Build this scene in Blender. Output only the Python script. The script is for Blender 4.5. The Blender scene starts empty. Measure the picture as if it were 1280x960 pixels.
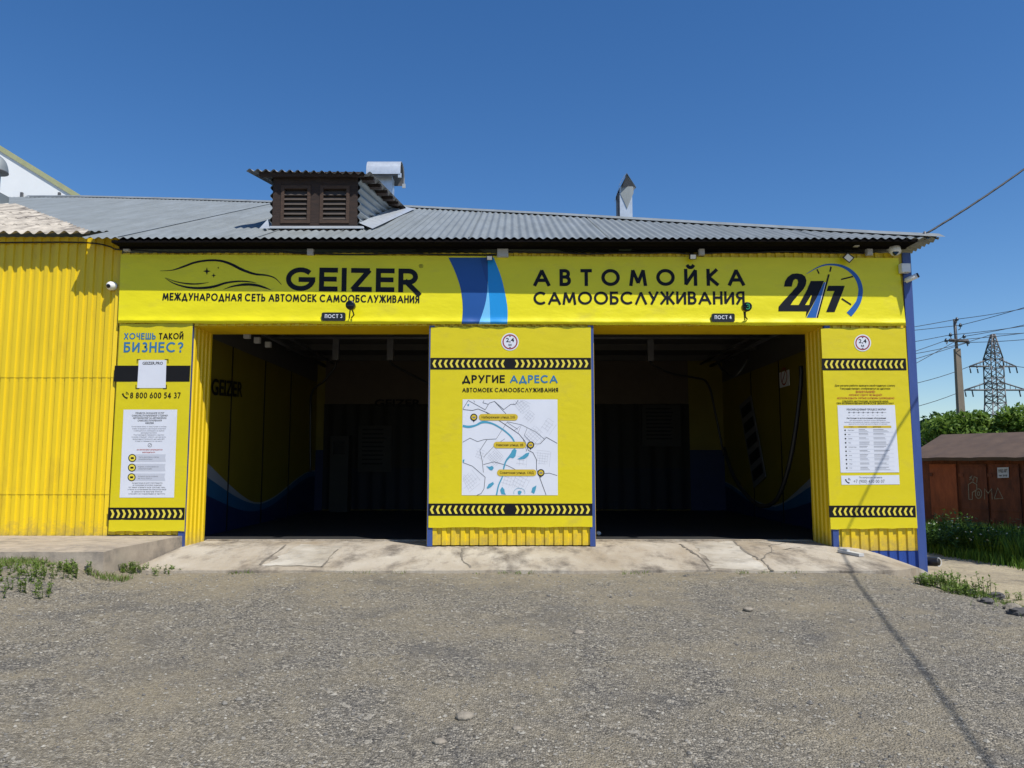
import bpy, math, random
import numpy as np
from mathutils import Vector, Matrix
R = math.radians
C = bpy.context.scene.collection
scene = bpy.context.scene
rnd = random.Random(7)

# ------------------------------------------------------------------ camera, sky, sun, exposure
PITCH, FPX, EYE = R(5.94), 961.0, 1.55
cam_d = bpy.data.cameras.new('camera'); cam = bpy.data.objects.new('camera', cam_d); C.objects.link(cam)
cam_d.sensor_width = 36.0; cam_d.lens = FPX / 1280 * 36; cam_d.clip_end = 3000
cam.location = (0, 0, EYE); cam.rotation_euler = (R(90) + PITCH, 0, 0)
scene.camera = cam
SUN_EL, SUN_AZ = R(57.6), R(41.4)          # azimuth measured from behind the camera towards the right
w = bpy.data.worlds.new('World'); scene.world = w; w.use_nodes = True
nt = w.node_tree; bg = nt.nodes['Background']
sky = nt.nodes.new('ShaderNodeTexSky'); sky.sky_type = 'NISHITA'; sky.sun_disc = False
sky.sun_elevation = SUN_EL; sky.sun_rotation = math.pi - SUN_AZ
sky.air_density = 1.0; sky.dust_density = 0.25; sky.ozone_density = 4.0; sky.altitude = 100
hs = nt.nodes.new('ShaderNodeHueSaturation'); hs.inputs['Saturation'].default_value = 1.25; hs.inputs['Hue'].default_value = .505; hs.inputs['Value'].default_value = 1.26
nt.links.new(sky.outputs[0], hs.inputs['Color']); nt.links.new(hs.outputs[0], bg.inputs[0]); bg.inputs[1].default_value = 0.085
sl = bpy.data.lights.new('sun', 'SUN'); so = bpy.data.objects.new('sun', sl); C.objects.link(so)
sl.energy = 4.6; sl.angle = R(0.5); sl.color = (1.0, 0.96, 0.90)
SUN = Vector((math.cos(SUN_EL) * math.sin(SUN_AZ), -math.cos(SUN_EL) * math.cos(SUN_AZ), math.sin(SUN_EL)))
so.rotation_euler = SUN.to_track_quat('Z', 'Y').to_euler(); so.location = (8, -8, 20)
vs = scene.view_settings; vs.view_transform = 'Standard'; vs.look = 'None'; vs.gamma = 1; vs.use_curve_mapping = False
vs.exposure = 0.25
scene.render.engine = 'CYCLES'
scene.cycles.max_bounces = 6; scene.cycles.diffuse_bounces = 3; scene.cycles.use_denoising = True

# ------------------------------------------------------------------ measuring helpers (photo pixel -> point on a real plane)
CT, ST = math.cos(PITCH), math.sin(PITCH)
def ray(px, py):
    u = (px - 640) / FPX; v = (480 - py) / FPX
    return Vector((u, CT - v * ST, ST + v * CT))
def P(px, py, Y):
    r = ray(px, py); return Vector((0, 0, EYE)) + r * (Y / r.y)
FY = 11.0
def F(px, py, off=0.0): return P(px, py, FY - off)
def ss(a, lo, hi):
    t = min(1, max(0, (a - lo) / (hi - lo))); return t * t * (3 - 2 * t)

# ------------------------------------------------------------------ materials
MATS = {}
def mat(name, col, rough=0.7, metal=0.0, var=0.12, vscale=3.0, bump=0.0, bscale=40.0, col2=None, stretch=(1, 1, 1), spec=0.5, dirt=None, dscale=1.2, dlo=.5, dhi=.75, splash=None):
    if name in MATS: return MATS[name]
    m = bpy.data.materials.new(name); m.use_nodes = True; n = m.node_tree.nodes; l = m.node_tree.links
    b = n['Principled BSDF']; b.inputs['Roughness'].default_value = rough; b.inputs['Metallic'].default_value = metal
    b.inputs['Specular IOR Level'].default_value = spec
    tc = n.new('ShaderNodeTexCoord'); mp = n.new('ShaderNodeMapping'); mp.inputs['Scale'].default_value = stretch
    l.new(tc.outputs['Object'], mp.inputs[0])
    nz = n.new('ShaderNodeTexNoise'); nz.inputs['Scale'].default_value = vscale; nz.inputs['Detail'].default_value = 6; nz.inputs['Roughness'].default_value = .65
    l.new(mp.outputs[0], nz.inputs[0])
    rp = n.new('ShaderNodeValToRGB'); l.new(nz.outputs['Fac'], rp.inputs[0])
    a = [max(0, c * (1 - var)) for c in col]; c2 = [min(1, c * (1 + var)) for c in col] if col2 is None else col2
    rp.color_ramp.elements[0].position = .3; rp.color_ramp.elements[1].position = .7
    rp.color_ramp.elements[0].color = (*a, 1); rp.color_ramp.elements[1].color = (*c2, 1)
    out = rp.outputs[0]
    if dirt:
        n2 = n.new('ShaderNodeTexNoise'); n2.inputs['Scale'].default_value = dscale; n2.inputs['Detail'].default_value = 8; n2.inputs['Roughness'].default_value = .7
        l.new(mp.outputs[0], n2.inputs[0])
        mr = n.new('ShaderNodeMapRange'); mr.inputs[1].default_value = dlo; mr.inputs[2].default_value = dhi; l.new(n2.outputs['Fac'], mr.inputs[0])
        mx = n.new('ShaderNodeMix'); mx.data_type = 'RGBA'; l.new(mr.outputs[0], mx.inputs[0]); l.new(out, mx.inputs[6]); mx.inputs[7].default_value = (*dirt, 1)
        out = mx.outputs[2]
    if splash:
        sx = n.new('ShaderNodeSeparateXYZ'); l.new(tc.outputs['Object'], sx.inputs[0])
        n4 = n.new('ShaderNodeTexNoise'); n4.inputs['Scale'].default_value = 7; n4.inputs['Detail'].default_value = 8; n4.inputs['Roughness'].default_value = .75; l.new(tc.outputs['Object'], n4.inputs[0])
        ad = n.new('ShaderNodeMath'); ad.operation = 'MULTIPLY_ADD'; ad.inputs[1].default_value = 1.5; l.new(n4.outputs['Fac'], ad.inputs[0])
        ng = n.new('ShaderNodeMath'); ng.operation = 'MULTIPLY'; ng.inputs[1].default_value = -1.6; l.new(sx.outputs[2], ng.inputs[0]); l.new(ng.outputs[0], ad.inputs[2])
        m4 = n.new('ShaderNodeMapRange'); m4.inputs[1].default_value = .42; m4.inputs[2].default_value = .95; m4.inputs[4].default_value = .75; l.new(ad.outputs[0], m4.inputs[0])
        m5 = n.new('ShaderNodeMix'); m5.data_type = 'RGBA'; l.new(m4.outputs[0], m5.inputs[0]); l.new(out, m5.inputs[6]); m5.inputs[7].default_value = (*splash, 1); out = m5.outputs[2]
    l.new(out, b.inputs['Base Color'])
    if bump:
        n3 = n.new('ShaderNodeTexNoise'); n3.inputs['Scale'].default_value = bscale; n3.inputs['Detail'].default_value = 4
        l.new(mp.outputs[0], n3.inputs[0])
        bp = n.new('ShaderNodeBump'); bp.inputs['Strength'].default_value = bump; bp.inputs['Distance'].default_value = .02
        l.new(n3.outputs['Fac'], bp.inputs['Height']); l.new(bp.outputs[0], b.inputs['Normal'])
    MATS[name] = m; return m
YSHEET = mat('yellow_sheet', (.76, .535, .008), .42, var=.08, vscale=1.3, stretch=(1, 1, .3), bump=.2, bscale=4, dirt=(.46, .29, .02), dscale=2.2, dlo=.56, dhi=.9, splash=(.30, .22, .08))
YBAN = mat('lemon_vinyl', (.80, .71, .0), .45, var=.04, vscale=1.2, bump=.75, bscale=1.8, stretch=(1, 1, 2.2), dirt=(.66, .57, .03), dscale=1.5, dlo=.55, dhi=.8)
YPOST = mat('poster_vinyl', (.65, .54, .0), .45, var=.04, vscale=2, bump=.5, bscale=1.9, dirt=(.52, .42, .03), dscale=1.8, dlo=.55, dhi=.8, stretch=(1, 1, 1.6))
BLACKV = mat('black_vinyl', (.010, .010, .011), .55, var=.1, spec=.15)
NAVYV = mat('blue_black_vinyl', (.010, .011, .017), .55, var=.1, spec=.15)
BLUEV = mat('blue_print', (.006, .10, .38), .5, var=.04)
DBLUEV = mat('dark_blue_print', (.004, .075, .30), .5, var=.03)
DBLUEV2 = mat('deep_blue_print', (.003, .055, .24), .5, var=.03)
MBLUEV = mat('sky_blue_print', (.0, .27, .66), .5, var=.03)
LBLUEV = mat('pale_blue_print', (.16, .52, .84), .5, var=.03)
TXTBLUE = mat('steel_blue_print', (.03, .16, .32), .5, var=.04)
WHITEV = mat('white_print', (.66, .68, .74), .45, var=.03)
PALEV = mat('light_grey_print', (.50, .52, .58), .45, var=.03)
GREYTXT = mat('grey_print', (.17, .175, .20), .6, var=.1)
LGREYTXT = mat('faint_grey_print', (.38, .39, .43), .6, var=.05)
REDTXT = mat('red_print', (.40, .03, .02), .6, var=.1)
REDRING = mat('red_ring_print', (.28, .01, .015), .6, var=.1)
OCHRE = mat('ochre_print', (.58, .42, .02), .6, var=.05)
CHEVY = mat('chevron_yellow_print', (.72, .60, .06), .5, var=.05)
RIVER = mat('river_print', (.06, .30, .44), .5, var=.04)
BTRIM = mat('blue_trim', (.035, .07, .24), .45, var=.12, vscale=5, stretch=(3, 3, .5), dirt=(.10, .13, .25), dlo=.55, dhi=.9)
BSHEET = mat('blue_sheet', (.016, .055, .26), .4, var=.12, vscale=3, stretch=(2, 2, .4), dirt=(.02, .03, .10), dlo=.6, dhi=.9)
GALV = mat('galvanised_sheet', (.225, .245, .24), .5, .25, var=.14, vscale=2.2, stretch=(2.5, .5, 1), dirt=(.29, .32, .33), dscale=1.3, dlo=.45, dhi=.8)
ZINC = mat('bright_zinc', (.50, .54, .58), .38, .45, var=.12, vscale=8)
SLATE = mat('asbestos_slate', (.43, .385, .315), .9, var=.3, vscale=5, stretch=(3, .35, 1), dirt=(.09, .075, .065), dscale=2.2, dlo=.46, dhi=.66, bump=.3)
OLDSLATE = mat('grey_slate', (.22, .22, .215), .85, var=.25, vscale=5, bump=.2)
WOODM = mat('brown_frame_wood', (.055, .03, .018), .8, var=.4, vscale=7, stretch=(1, 1, 6), bump=.3)
WOODD = mat('dark_wood', (.026, .013, .008), .8, var=.5, vscale=6, stretch=(1, 1, 8), bump=.3)
BEAM = mat('eave_shade_black', (.006, .005, .005), .9, var=.3, vscale=6, spec=.05)  # near-black colour stands for the deep shade below the roof edge
CONC = mat('ramp_concrete', (.36, .285, .19), .9, var=.2, vscale=1.0, col2=(.48, .435, .36), dirt=(.12, .10, .078), dscale=1.9, dlo=.48, dhi=.68, bump=.6, bscale=70, stretch=(1.3, .6, 1))
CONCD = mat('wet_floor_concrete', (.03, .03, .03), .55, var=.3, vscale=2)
SLABC = mat('slab_concrete', (.37, .31, .24), .92, var=.2, vscale=4, dirt=(.13, .12, .105), dscale=2.5, dlo=.5, dhi=.75, bump=.5, bscale=130)
CRACK = mat('crack_dirt', (.17, .15, .12), .95, var=.3, vscale=9)
PLASTW = mat('white_plastic', (.72, .72, .70), .4, var=.04)
PLASTG = mat('grey_plastic', (.46, .46, .45), .5, var=.06)
PLASTB = mat('black_plastic', (.012, .012, .013), .35, var=.1)
RUBBER = mat('black_rubber', (.008, .008, .008), .55, var=.1)
GLASSB = mat('dark_lens', (.004, .004, .006), .08, var=.05)
LEDW = mat('led_face', (.75, .75, .70), .3, var=.03)
RUST = mat('rusty_steel', (.15, .042, .018), .85, var=.4, vscale=3, stretch=(2, 2, .6), dirt=(.045, .02, .014), dscale=2, dlo=.48, dhi=.75, bump=.3)
RUST2 = mat('orange_rust', (.30, .075, .025), .85, var=.25, vscale=4, stretch=(2, 2, .6), dirt=(.12, .035, .016), dlo=.55, dhi=.8, bump=.3)
BROWNR = mat('brown_roof_sheet', (.085, .054, .034), .75, var=.2, vscale=2.5, dirt=(.055, .032, .02), dscale=1.5, bump=.4, bscale=3)
STEELG = mat('grey_steel', (.13, .13, .135), .6, .3, var=.2)
POLEC = mat('pole_concrete', (.20, .17, .13), .9, var=.15, vscale=4, stretch=(2, 2, .4))
WIREM = mat('wire_black', (.012, .012, .013), .6, var=.1)
WALLW = mat('white_cladding', (.78, .80, .80), .6, var=.03, vscale=1)
GREENTRIM = mat('olive_trim', (.36, .37, .20), .6, var=.1)
ROCK = mat('stone', (.24, .21, .165), .9, var=.3, vscale=9, bump=.5)
ROCKD = mat('dark_chunk', (.08, .076, .074), .9, var=.4, vscale=9, bump=.5)
BARK = mat('bark', (.10, .075, .05), .95, var=.3, vscale=8, bump=.6)
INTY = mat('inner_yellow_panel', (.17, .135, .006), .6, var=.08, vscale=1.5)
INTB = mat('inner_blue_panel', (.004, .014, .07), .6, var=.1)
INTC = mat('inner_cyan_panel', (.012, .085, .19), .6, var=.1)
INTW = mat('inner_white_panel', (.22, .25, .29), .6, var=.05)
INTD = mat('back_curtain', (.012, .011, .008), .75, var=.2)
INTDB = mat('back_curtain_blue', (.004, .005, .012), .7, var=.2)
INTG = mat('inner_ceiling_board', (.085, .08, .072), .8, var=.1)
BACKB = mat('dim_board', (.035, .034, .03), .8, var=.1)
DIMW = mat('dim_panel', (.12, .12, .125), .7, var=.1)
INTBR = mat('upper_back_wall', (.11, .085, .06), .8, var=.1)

def leafmat(name, c1, c2, tr=.3):
    m = bpy.data.materials.new(name); m.use_nodes = True; n = m.node_tree.nodes; l = m.node_tree.links
    b = n['Principled BSDF']; b.inputs['Roughness'].default_value = .6; b.inputs['Specular IOR Level'].default_value = .3
    g = n.new('ShaderNodeNewGeometry'); rp = n.new('ShaderNodeValToRGB'); l.new(g.outputs['Random Per Island'], rp.inputs[0])
    rp.color_ramp.elements[0].color = (*c1, 1); rp.color_ramp.elements[1].color = (*c2, 1)
    l.new(rp.outputs[0], b.inputs['Base Color'])
    t = n.new('ShaderNodeBsdfTranslucent'); l.new(rp.outputs[0], t.inputs[0])
    mx = n.new('ShaderNodeMixShader'); mx.inputs[0].default_value = tr; l.new(b.outputs[0], mx.inputs[1]); l.new(t.outputs[0], mx.inputs[2])
    l.new(mx.outputs[0], n['Material Output'].inputs[0]); return m
LEAF = leafmat('leaf_green', (.07, .14, .016), (.20, .31, .05), .4)
LEAFD = leafmat('leaf_dark', (.03, .075, .012), (.08, .16, .03))
GRASSM = leafmat('grass_green', (.045, .11, .012), (.13, .24, .03), .35)
WEEDM = leafmat('weed_green', (.08, .14, .02), (.20, .28, .06), .3)
DRYM = leafmat('dry_grass', (.16, .14, .05), (.26, .23, .10), .2)
FLOW = mat('white_petals', (.7, .7, .62), .7, var=.05)

# ------------------------------------------------------------------ mesh builder
ORG = {}
def tag(o, label=None, cat=None, group=None, kind=None):
    if label: o['label'] = label
    if cat: o['category'] = cat
    if group: o['group'] = group
    if kind: o['kind'] = kind
    return o
def thing(name, label, cat, loc=(0, 0, 0), group=None):
    o = bpy.data.objects.new(name, None); C.objects.link(o); o.location = loc; o.empty_display_size = .2
    ORG[o.name] = Vector(loc); return tag(o, label, cat, group)
class MB:
    def __init__(s): s.v = []; s.f = []; s.m = []; s.sm = []
    def add(s, verts, faces, m, smooth=False):
        k = len(s.v); s.v += [tuple(v) for v in verts]
        for f in faces: s.f.append(tuple(i + k for i in f)); s.m.append(m); s.sm.append(smooth)
        return s
    def poly(s, pts, m): return s.add(pts, [tuple(range(len(pts)))], m)
    def box(s, lo, hi, m):
        x0, y0, z0 = lo; x1, y1, z1 = hi
        return s.add([(x0, y0, z0), (x1, y0, z0), (x1, y1, z0), (x0, y1, z0), (x0, y0, z1), (x1, y0, z1), (x1, y1, z1), (x0, y1, z1)],
                     [(0, 3, 2, 1), (4, 5, 6, 7), (0, 1, 5, 4), (1, 2, 6, 5), (2, 3, 7, 6), (3, 0, 4, 7)], m)
    def slab(s, pts, d, m):               # polygon extruded by the vector d
        n = len(pts); d = Vector(d); a = [Vector(p) for p in pts]; b = [p + d for p in a]
        return s.add(a + b, [tuple(range(n)), tuple(range(2 * n - 1, n - 1, -1))] + [(i, n + i, n + (i + 1) % n, (i + 1) % n) for i in range(n)], m)
    def tube(s, pts, r, m, n=8, cap=True):
        pts = [Vector(p) for p in pts]; rs = r if isinstance(r, (list, tuple)) else [r] * len(pts); vs = []; up = Vector((0, 0, 1))
        for i, p in enumerate(pts):
            d = (pts[min(i + 1, len(pts) - 1)] - pts[max(i - 1, 0)]).normalized()
            u = d.cross(up)
            if u.length < 1e-3: u = d.cross(Vector((0, 1, 0)))
            u.normalize(); q = u.cross(d)
            for k in range(n):
                a = 2 * math.pi * k / n; vs.append(p + (u * math.cos(a) + q * math.sin(a)) * rs[i])
        fs = [(i * n + k, i * n + (k + 1) % n, (i + 1) * n + (k + 1) % n, (i + 1) * n + k) for i in range(len(pts) - 1) for k in range(n)]
        if cap: fs += [tuple(range(n - 1, -1, -1)), tuple(range((len(pts) - 1) * n, len(pts) * n))]
        return s.add(vs, fs, m, True)
    def beam(s, a, b, t, m): return s.tube([a, b], t * .7, m, 4)
    def sphere(s, c, r, m, nu=14, nv=9, sc=(1, 1, 1), z0=-1.0):
        c = Vector(c); vs = []; a0 = math.asin(max(-1, z0))
        for j in range(nv + 1):
            a = a0 + (math.pi / 2 - a0) * j / nv
            for i in range(nu):
                b = 2 * math.pi * i / nu; vs.append(c + Vector((math.cos(a) * math.cos(b) * sc[0], math.cos(a) * math.sin(b) * sc[1], math.sin(a) * sc[2])) * r)
        fs = [(j * nu + i, j * nu + (i + 1) % nu, (j + 1) * nu + (i + 1) % nu, (j + 1) * nu + i) for j in range(nv) for i in range(nu)]
        return s.add(vs, fs, m, True)
    def build(s, name, parent=None, loc=None):
        me = bpy.data.meshes.new(name); o = bpy.data.objects.new(name, me)
        if parent is not None:
            org = ORG[parent.name]; o.parent = parent
        else:
            org = Vector(loc) if loc is not None else Vector((0, 0, 0)); o.location = org
        C.objects.link(o); ORG[o.name] = org
        me.from_pydata([(v[0] - org[0], v[1] - org[1], v[2] - org[2]) for v in s.v], [], s.f)
        ms = []
        for m in s.m:
            if m not in ms: ms.append(m)
        for m in ms: me.materials.append(m)
        ix = {m: i for i, m in enumerate(ms)}
        me.polygons.foreach_set('material_index', [ix[m] for m in s.m]); me.polygons.foreach_set('use_smooth', s.sm)
        me.update(); return o

# ------------------------------------------------------------------ flat lettering
def arc(cx, cy, rx, ry, a0, a1, n=12):
    return [(cx + rx * math.cos(R(a0 + (a1 - a0) * i / n)), cy + ry * math.sin(R(a0 + (a1 - a0) * i / n))) for i in range(n + 1)]
def circ(cx, cy, rx, ry, n=28): return arc(cx, cy, rx, ry, 0, 360, n)[:-1] + ['closed']
_soft = [(0, 0), (.24, 0)] + arc(.26, .28, .25, .28, -90, 90) + [(0, .56)]
GL = {
 'А': (.86, [[(0, 0), (.43, 1), (.86, 0)], [(.15, .3), (.71, .3)]]),
 'Б': (.54, [[(.48, 1), (0, 1), (0, 0)], [(0, 0), (.26, 0)] + arc(.26, .29, .27, .29, -90, 90) + [(0, .58)]]),
 'В': (.53, [[(0, 0), (0, 1)], [(0, 1), (.24, 1)] + arc(.25, .77, .21, .23, 90, -90) + [(0, .54)], [(0, 0), (.24, 0)] + arc(.26, .27, .26, .27, -90, 90) + [(.04, .54)]]),
 'Г': (.42, [[(0, 0), (0, 1), (.42, 1)]]),
 'Д': (.84, [[(0, -.16), (0, 0), (.84, 0), (.84, -.16)], [(.09, 0), (.42, 1), (.75, 0)]]),
 'Е': (.46, [[(.46, 1), (0, 1), (0, 0), (.46, 0)], [(0, .53), (.43, .53)]]),
 'Ж': (.98, [[(.49, 0), (.49, 1)], [(.03, 1), (.37, .52), (0, 0)], [(.95, 1), (.61, .52), (.98, 0)], [(.37, .52), (.61, .52)]]),
 'З': (.5, [arc(.24, .765, .2, .235, 150, -90) + arc(.24, .265, .26, .265, 90, -150)]),
 'И': (.62, [[(0, 1), (0, 0), (.62, 1), (.62, 0)]]),
 'Й': (.62, [[(0, 1), (0, 0), (.62, 1), (.62, 0)], arc(.31, 1.36, .17, .14, 200, 340, 8)]),
 'К': (.56, [[(0, 0), (0, 1)], [(.50, 1), (.03, .52), (.56, 0)]]),
 'Л': (.78, [[(0, 0), (.39, 1), (.78, 0)]]),
 'М': (.92, [[(0, 0), (.13, 1), (.46, .12), (.79, 1), (.92, 0)]]),
 'Н': (.6, [[(0, 0), (0, 1)], [(.6, 0), (.6, 1)], [(0, .53), (.6, .53)]]),
 'О': (.98, [circ(.49, .5, .49, .5)]),
 'П': (.58, [[(0, 0), (0, 1), (.58, 1), (.58, 0)]]),
 'Р': (.5, [[(0, 0), (0, 1)], [(0, 1), (.22, 1)] + arc(.23, .73, .27, .27, 90, -90) + [(0, .46)]]),
 'С': (.86, [arc(.49, .5, .49, .5, 45, 315, 24)]),
 'Т': (.52, [[(0, 1), (.52, 1)], [(.26, 1), (.26, 0)]]),
 'У': (.62, [[(0, 1), (.33, .36)], [(.62, 1), (.16, 0)]]),
 'Х': (.6, [[(.02, 1), (.6, 0)], [(.58, 1), (0, 0)]]),
 'Ч': (.5, [[(0, 1), (0, .66)] + arc(.22, .66, .22, .22, 180, 270, 6) + [(.5, .44)], [(.5, 1), (.5, 0)]]),
 'Ш': (.86, [[(0, 1), (0, 0), (.86, 0), (.86, 1)], [(.43, 0), (.43, 1)]]),
 'Ь': (.51, [[(0, 0), (0, 1)], _soft]), 'Ы': (.74, [[(0, 0), (0, 1)], _soft, [(.74, 0), (.74, 1)]]),
 'Я': (.52, [[(.52, 0), (.52, 1)], [(.52, 1), (.28, 1)] + arc(.27, .74, .26, .26, 90, 270) + [(.52, .48)], [(.28, .48), (.02, 0)]]),
 'G': (1.0, [arc(.5, .5, .5, .5, 42, 360, 26), [(1.0, .48), (.52, .48)]]),
 'E': (.56, [[(.56, 1), (0, 1), (0, 0), (.56, 0)], [(0, .52), (.52, .52)]]), 'I': (0.0, [[(0, 0), (0, 1)]]),
 'Z': (.68, [[(.02, 1), (.66, 1), (0, 0), (.68, 0)]]),
 'R': (.66, [[(0, 0), (0, 1)], [(0, 1), (.3, 1)] + arc(.32, .7, .28, .30, 90, -90) + [(0, .4)], [(.24, .4), (.72, -.2)]]),
 'P': (.5, [[(0, 0), (0, 1)], [(0, 1), (.22, 1)] + arc(.23, .73, .27, .27, 90, -90) + [(0, .46)]]), 'O': (.98, [circ(.49, .5, .49, .5)]),
 '0': (.56, [circ(.28, .5, .28, .5)]),
 '2': (.54, [arc(.27, .72, .26, .28, 165, -20, 10) + [(0, 0), (.54, 0)]]),
 '3': (.5, [arc(.24, .765, .2, .235, 150, -90) + arc(.24, .265, .26, .265, 90, -150)]),
 '4': (.56, [[(.42, 0), (.42, 1), (0, .25), (.58, .25)]]),
 '5': (.5, [[(.46, 1), (.12, 1), (.05, .56)] + arc(.22, .32, .27, .32, 110, -140, 12)]),
 '6': (.54, [circ(.27, .3, .27, .3), [(.03, .42), (.34, 1)]]),
 '7': (.5, [[(0, 1), (.5, 1), (.14, 0)]]),
 '8': (.5, [circ(.25, .76, .2, .24, 18), circ(.25, .27, .25, .27, 20)]),
 '1': (.2, [[(0, .9), (.2, 1), (.2, 0)]]),
 '?': (.46, [arc(.22, .75, .22, .25, 170, -50, 10) + [(.23, .45), (.23, .3)], [(.23, .0), (.23, .03)]]),
 '.': (.02, [[(.0, 0), (.02, 0)]]), ',': (.08, [[(.06, .05), (.0, -.16)]]), '+': (.5, [[(0, .45), (.5, .45)], [(.25, .2), (.25, .7)]]), '-': (.3, [[(0, .45), (.3, .45)]]),
}
GAP, SPACE = .21, .42
def stroke2d(pts, wd, closed=False, cap=0.0):
    """left and right outlines of a bent stroke (2-D), mitre limited"""
    n = len(pts); L = []; Rr = []
    ws = wd if isinstance(wd, (list, tuple)) else [wd] * n
    P2 = [Vector(p) for p in pts]
    if cap and not closed:
        P2[0] = P2[0] + (P2[0] - P2[1]).normalized() * cap[0]; P2[-1] = P2[-1] + (P2[-1] - P2[-2]).normalized() * cap[1]
    for i in range(n):
        a = P2[i - 1] if (i > 0 or closed) else None; b = P2[(i + 1) % n] if (i < n - 1 or closed) else None
        d1 = (P2[i] - a).normalized() if a is not None and (P2[i] - a).length > 1e-9 else None
        d2 = (b - P2[i]).normalized() if b is not None and (b - P2[i]).length > 1e-9 else None
        d1 = d1 or d2; d2 = d2 or d1
        n1 = Vector((-d1.y, d1.x)); n2 = Vector((-d2.y, d2.x)); nn = n1 + n2
        if nn.length < 1e-6: nn = n1
        nn.normalize(); k = 1 / max(.62, nn.dot(n1))
        L.append(P2[i] + nn * k * ws[i] / 2); Rr.append(P2[i] - nn * k * ws[i] / 2)
    return L, Rr
LAY = [0]
def sheet(mb, px, m, off):              # polygon in photo pixels laid on the facade at a given stand-off
    mb.poly([F(x, y, off) for x, y in px], m)
def stext(mb, s, x0, y0, x1, y1, hpx, m, off, wt=.16, gap=GAP, space=SPACE):
    """monoline capitals from baseline (x0,y0) to (x1,y1), capitals hpx tall"""
    A = F(x0, y0, off); B = F(x1, y1, off); cap = F(x0, y0 - hpx, off).z - A.z
    tot = 0; pos = []
    hw = wt / 2
    for i, ch in enumerate(s):
        if ch == ' ': tot += space; pos.append(None); continue
        pos.append(tot + hw); tot += GL[ch][0] * (1 - .0) + wt + gap
    tot -= gap
    ln = (B - A).length; sx = ln / tot; d = (B - A) / ln; up = Vector((0, 0, 1)); w2 = wt * (sx + cap) / 2
    for ch, p in zip(s, pos):
        if p is None: continue
        parts = []
        for st in GL[ch][1]:                    # strokes are cut at sharp corners so that both legs keep their width
            if st[-1] == 'closed': parts.append((st, 1, 1)); continue
            cur = [st[0]]; c0 = 1
            for a, b, c in zip(st, st[1:], st[2:]):
                cur.append(b); d1 = Vector(((b[0] - a[0]) * sx, (b[1] - a[1]) * cap)); d2 = Vector(((c[0] - b[0]) * sx, (c[1] - b[1]) * cap))
                if d1.length > 1e-6 and d2.length > 1e-6 and d1.normalized().dot(d2.normalized()) < -.15: parts.append((cur, c0, .3)); cur = [b]; c0 = .3
            cur.append(st[-1]); parts.append((cur, c0, 1))
        for k, (st, ca, cb) in enumerate(parts):
            closed = st[-1] == 'closed'; pts = st[:-1] if closed else st
            q = [((p + x) * sx, (hw + y * (1 - wt)) * cap) for x, y in pts]
            curved = len(pts) > 9 and abs(pts[0][0] - pts[1][0]) > 1e-6 and abs(pts[0][1] - pts[1][1]) > 1e-6
            L, Rr = stroke2d(q, w2, closed, 0 if curved else (w2 / 2 * ca, w2 / 2 * cb))
            n = len(q); e = off_vec(k)
            vv = [A + d * a.x + up * a.y + e for a in L] + [A + d * a.x + up * a.y + e for a in Rr]
            mb.add(vv, [(i, n + i, n + (i + 1) % n, (i + 1) % n) for i in range(n if closed else n - 1)], m)
def off_vec(k): return Vector((0, -.0004 * k, 0))
def line(mb, pts, wpx, m, off, closed=False, smooth=0):
    """stroke through photo pixels on the facade; wpx may be a list of widths"""
    if smooth:
        pts, wpx = spline(pts, wpx, smooth)
    L, Rr = stroke2d(pts, wpx, closed); n = len(pts)
    mb.add([F(p.x, p.y, off) for p in L] + [F(p.x, p.y, off) for p in Rr], [(i, (i + 1) % n, n + (i + 1) % n, n + i) for i in range(n if closed else n - 1)], m)
def spline(pts, ws, k):
    wl = ws if isinstance(ws, (list, tuple)) else [ws] * len(pts); o = []; ow = []
    n = len(pts)
    for i in range(n - 1):
        p0 = pts[max(0, i - 1)]; p1 = pts[i]; p2 = pts[i + 1]; p3 = pts[min(n - 1, i + 2)]
        for j in range(k):
            t = j / k
            o.append(tuple(.5 * (2 * p1[c] + (p2[c] - p0[c]) * t + (2 * p0[c] - 5 * p1[c] + 4 * p2[c] - p3[c]) * t * t + (3 * p1[c] - p0[c] - 3 * p2[c] + p3[c]) * t ** 3) for c in range(len(p1))))
            ow.append(wl[i] * (1 - t) + wl[i + 1] * t)
    o.append(tuple(pts[-1])); ow.append(wl[-1]); return o, ow
def disc(mb, cx, cy, r, m, off, n=28, r2=0, ry=None):
    ry = ry or r
    if r2: line(mb, [(cx + (r + r2) / 2 * math.cos(6.28318 * i / n), cy + (r + r2) / 2 * math.sin(6.28318 * i / n)) for i in range(n)], r - r2, m, off, True)
    else: sheet(mb, [(cx + r * math.cos(6.28318 * i / n), cy + ry * math.sin(6.28318 * i / n)) for i in range(n)], m, off)
def rrect(x0, y0, x1, y1, r, n=5):
    o = []
    for cx, cy, a in ((x1 - r, y0 + r, -90), (x1 - r, y1 - r, 0), (x0 + r, y1 - r, 90), (x0 + r, y0 + r, 180)):
        o += arc(cx, cy, r, r, a, a + 90, n)
    return o
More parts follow.
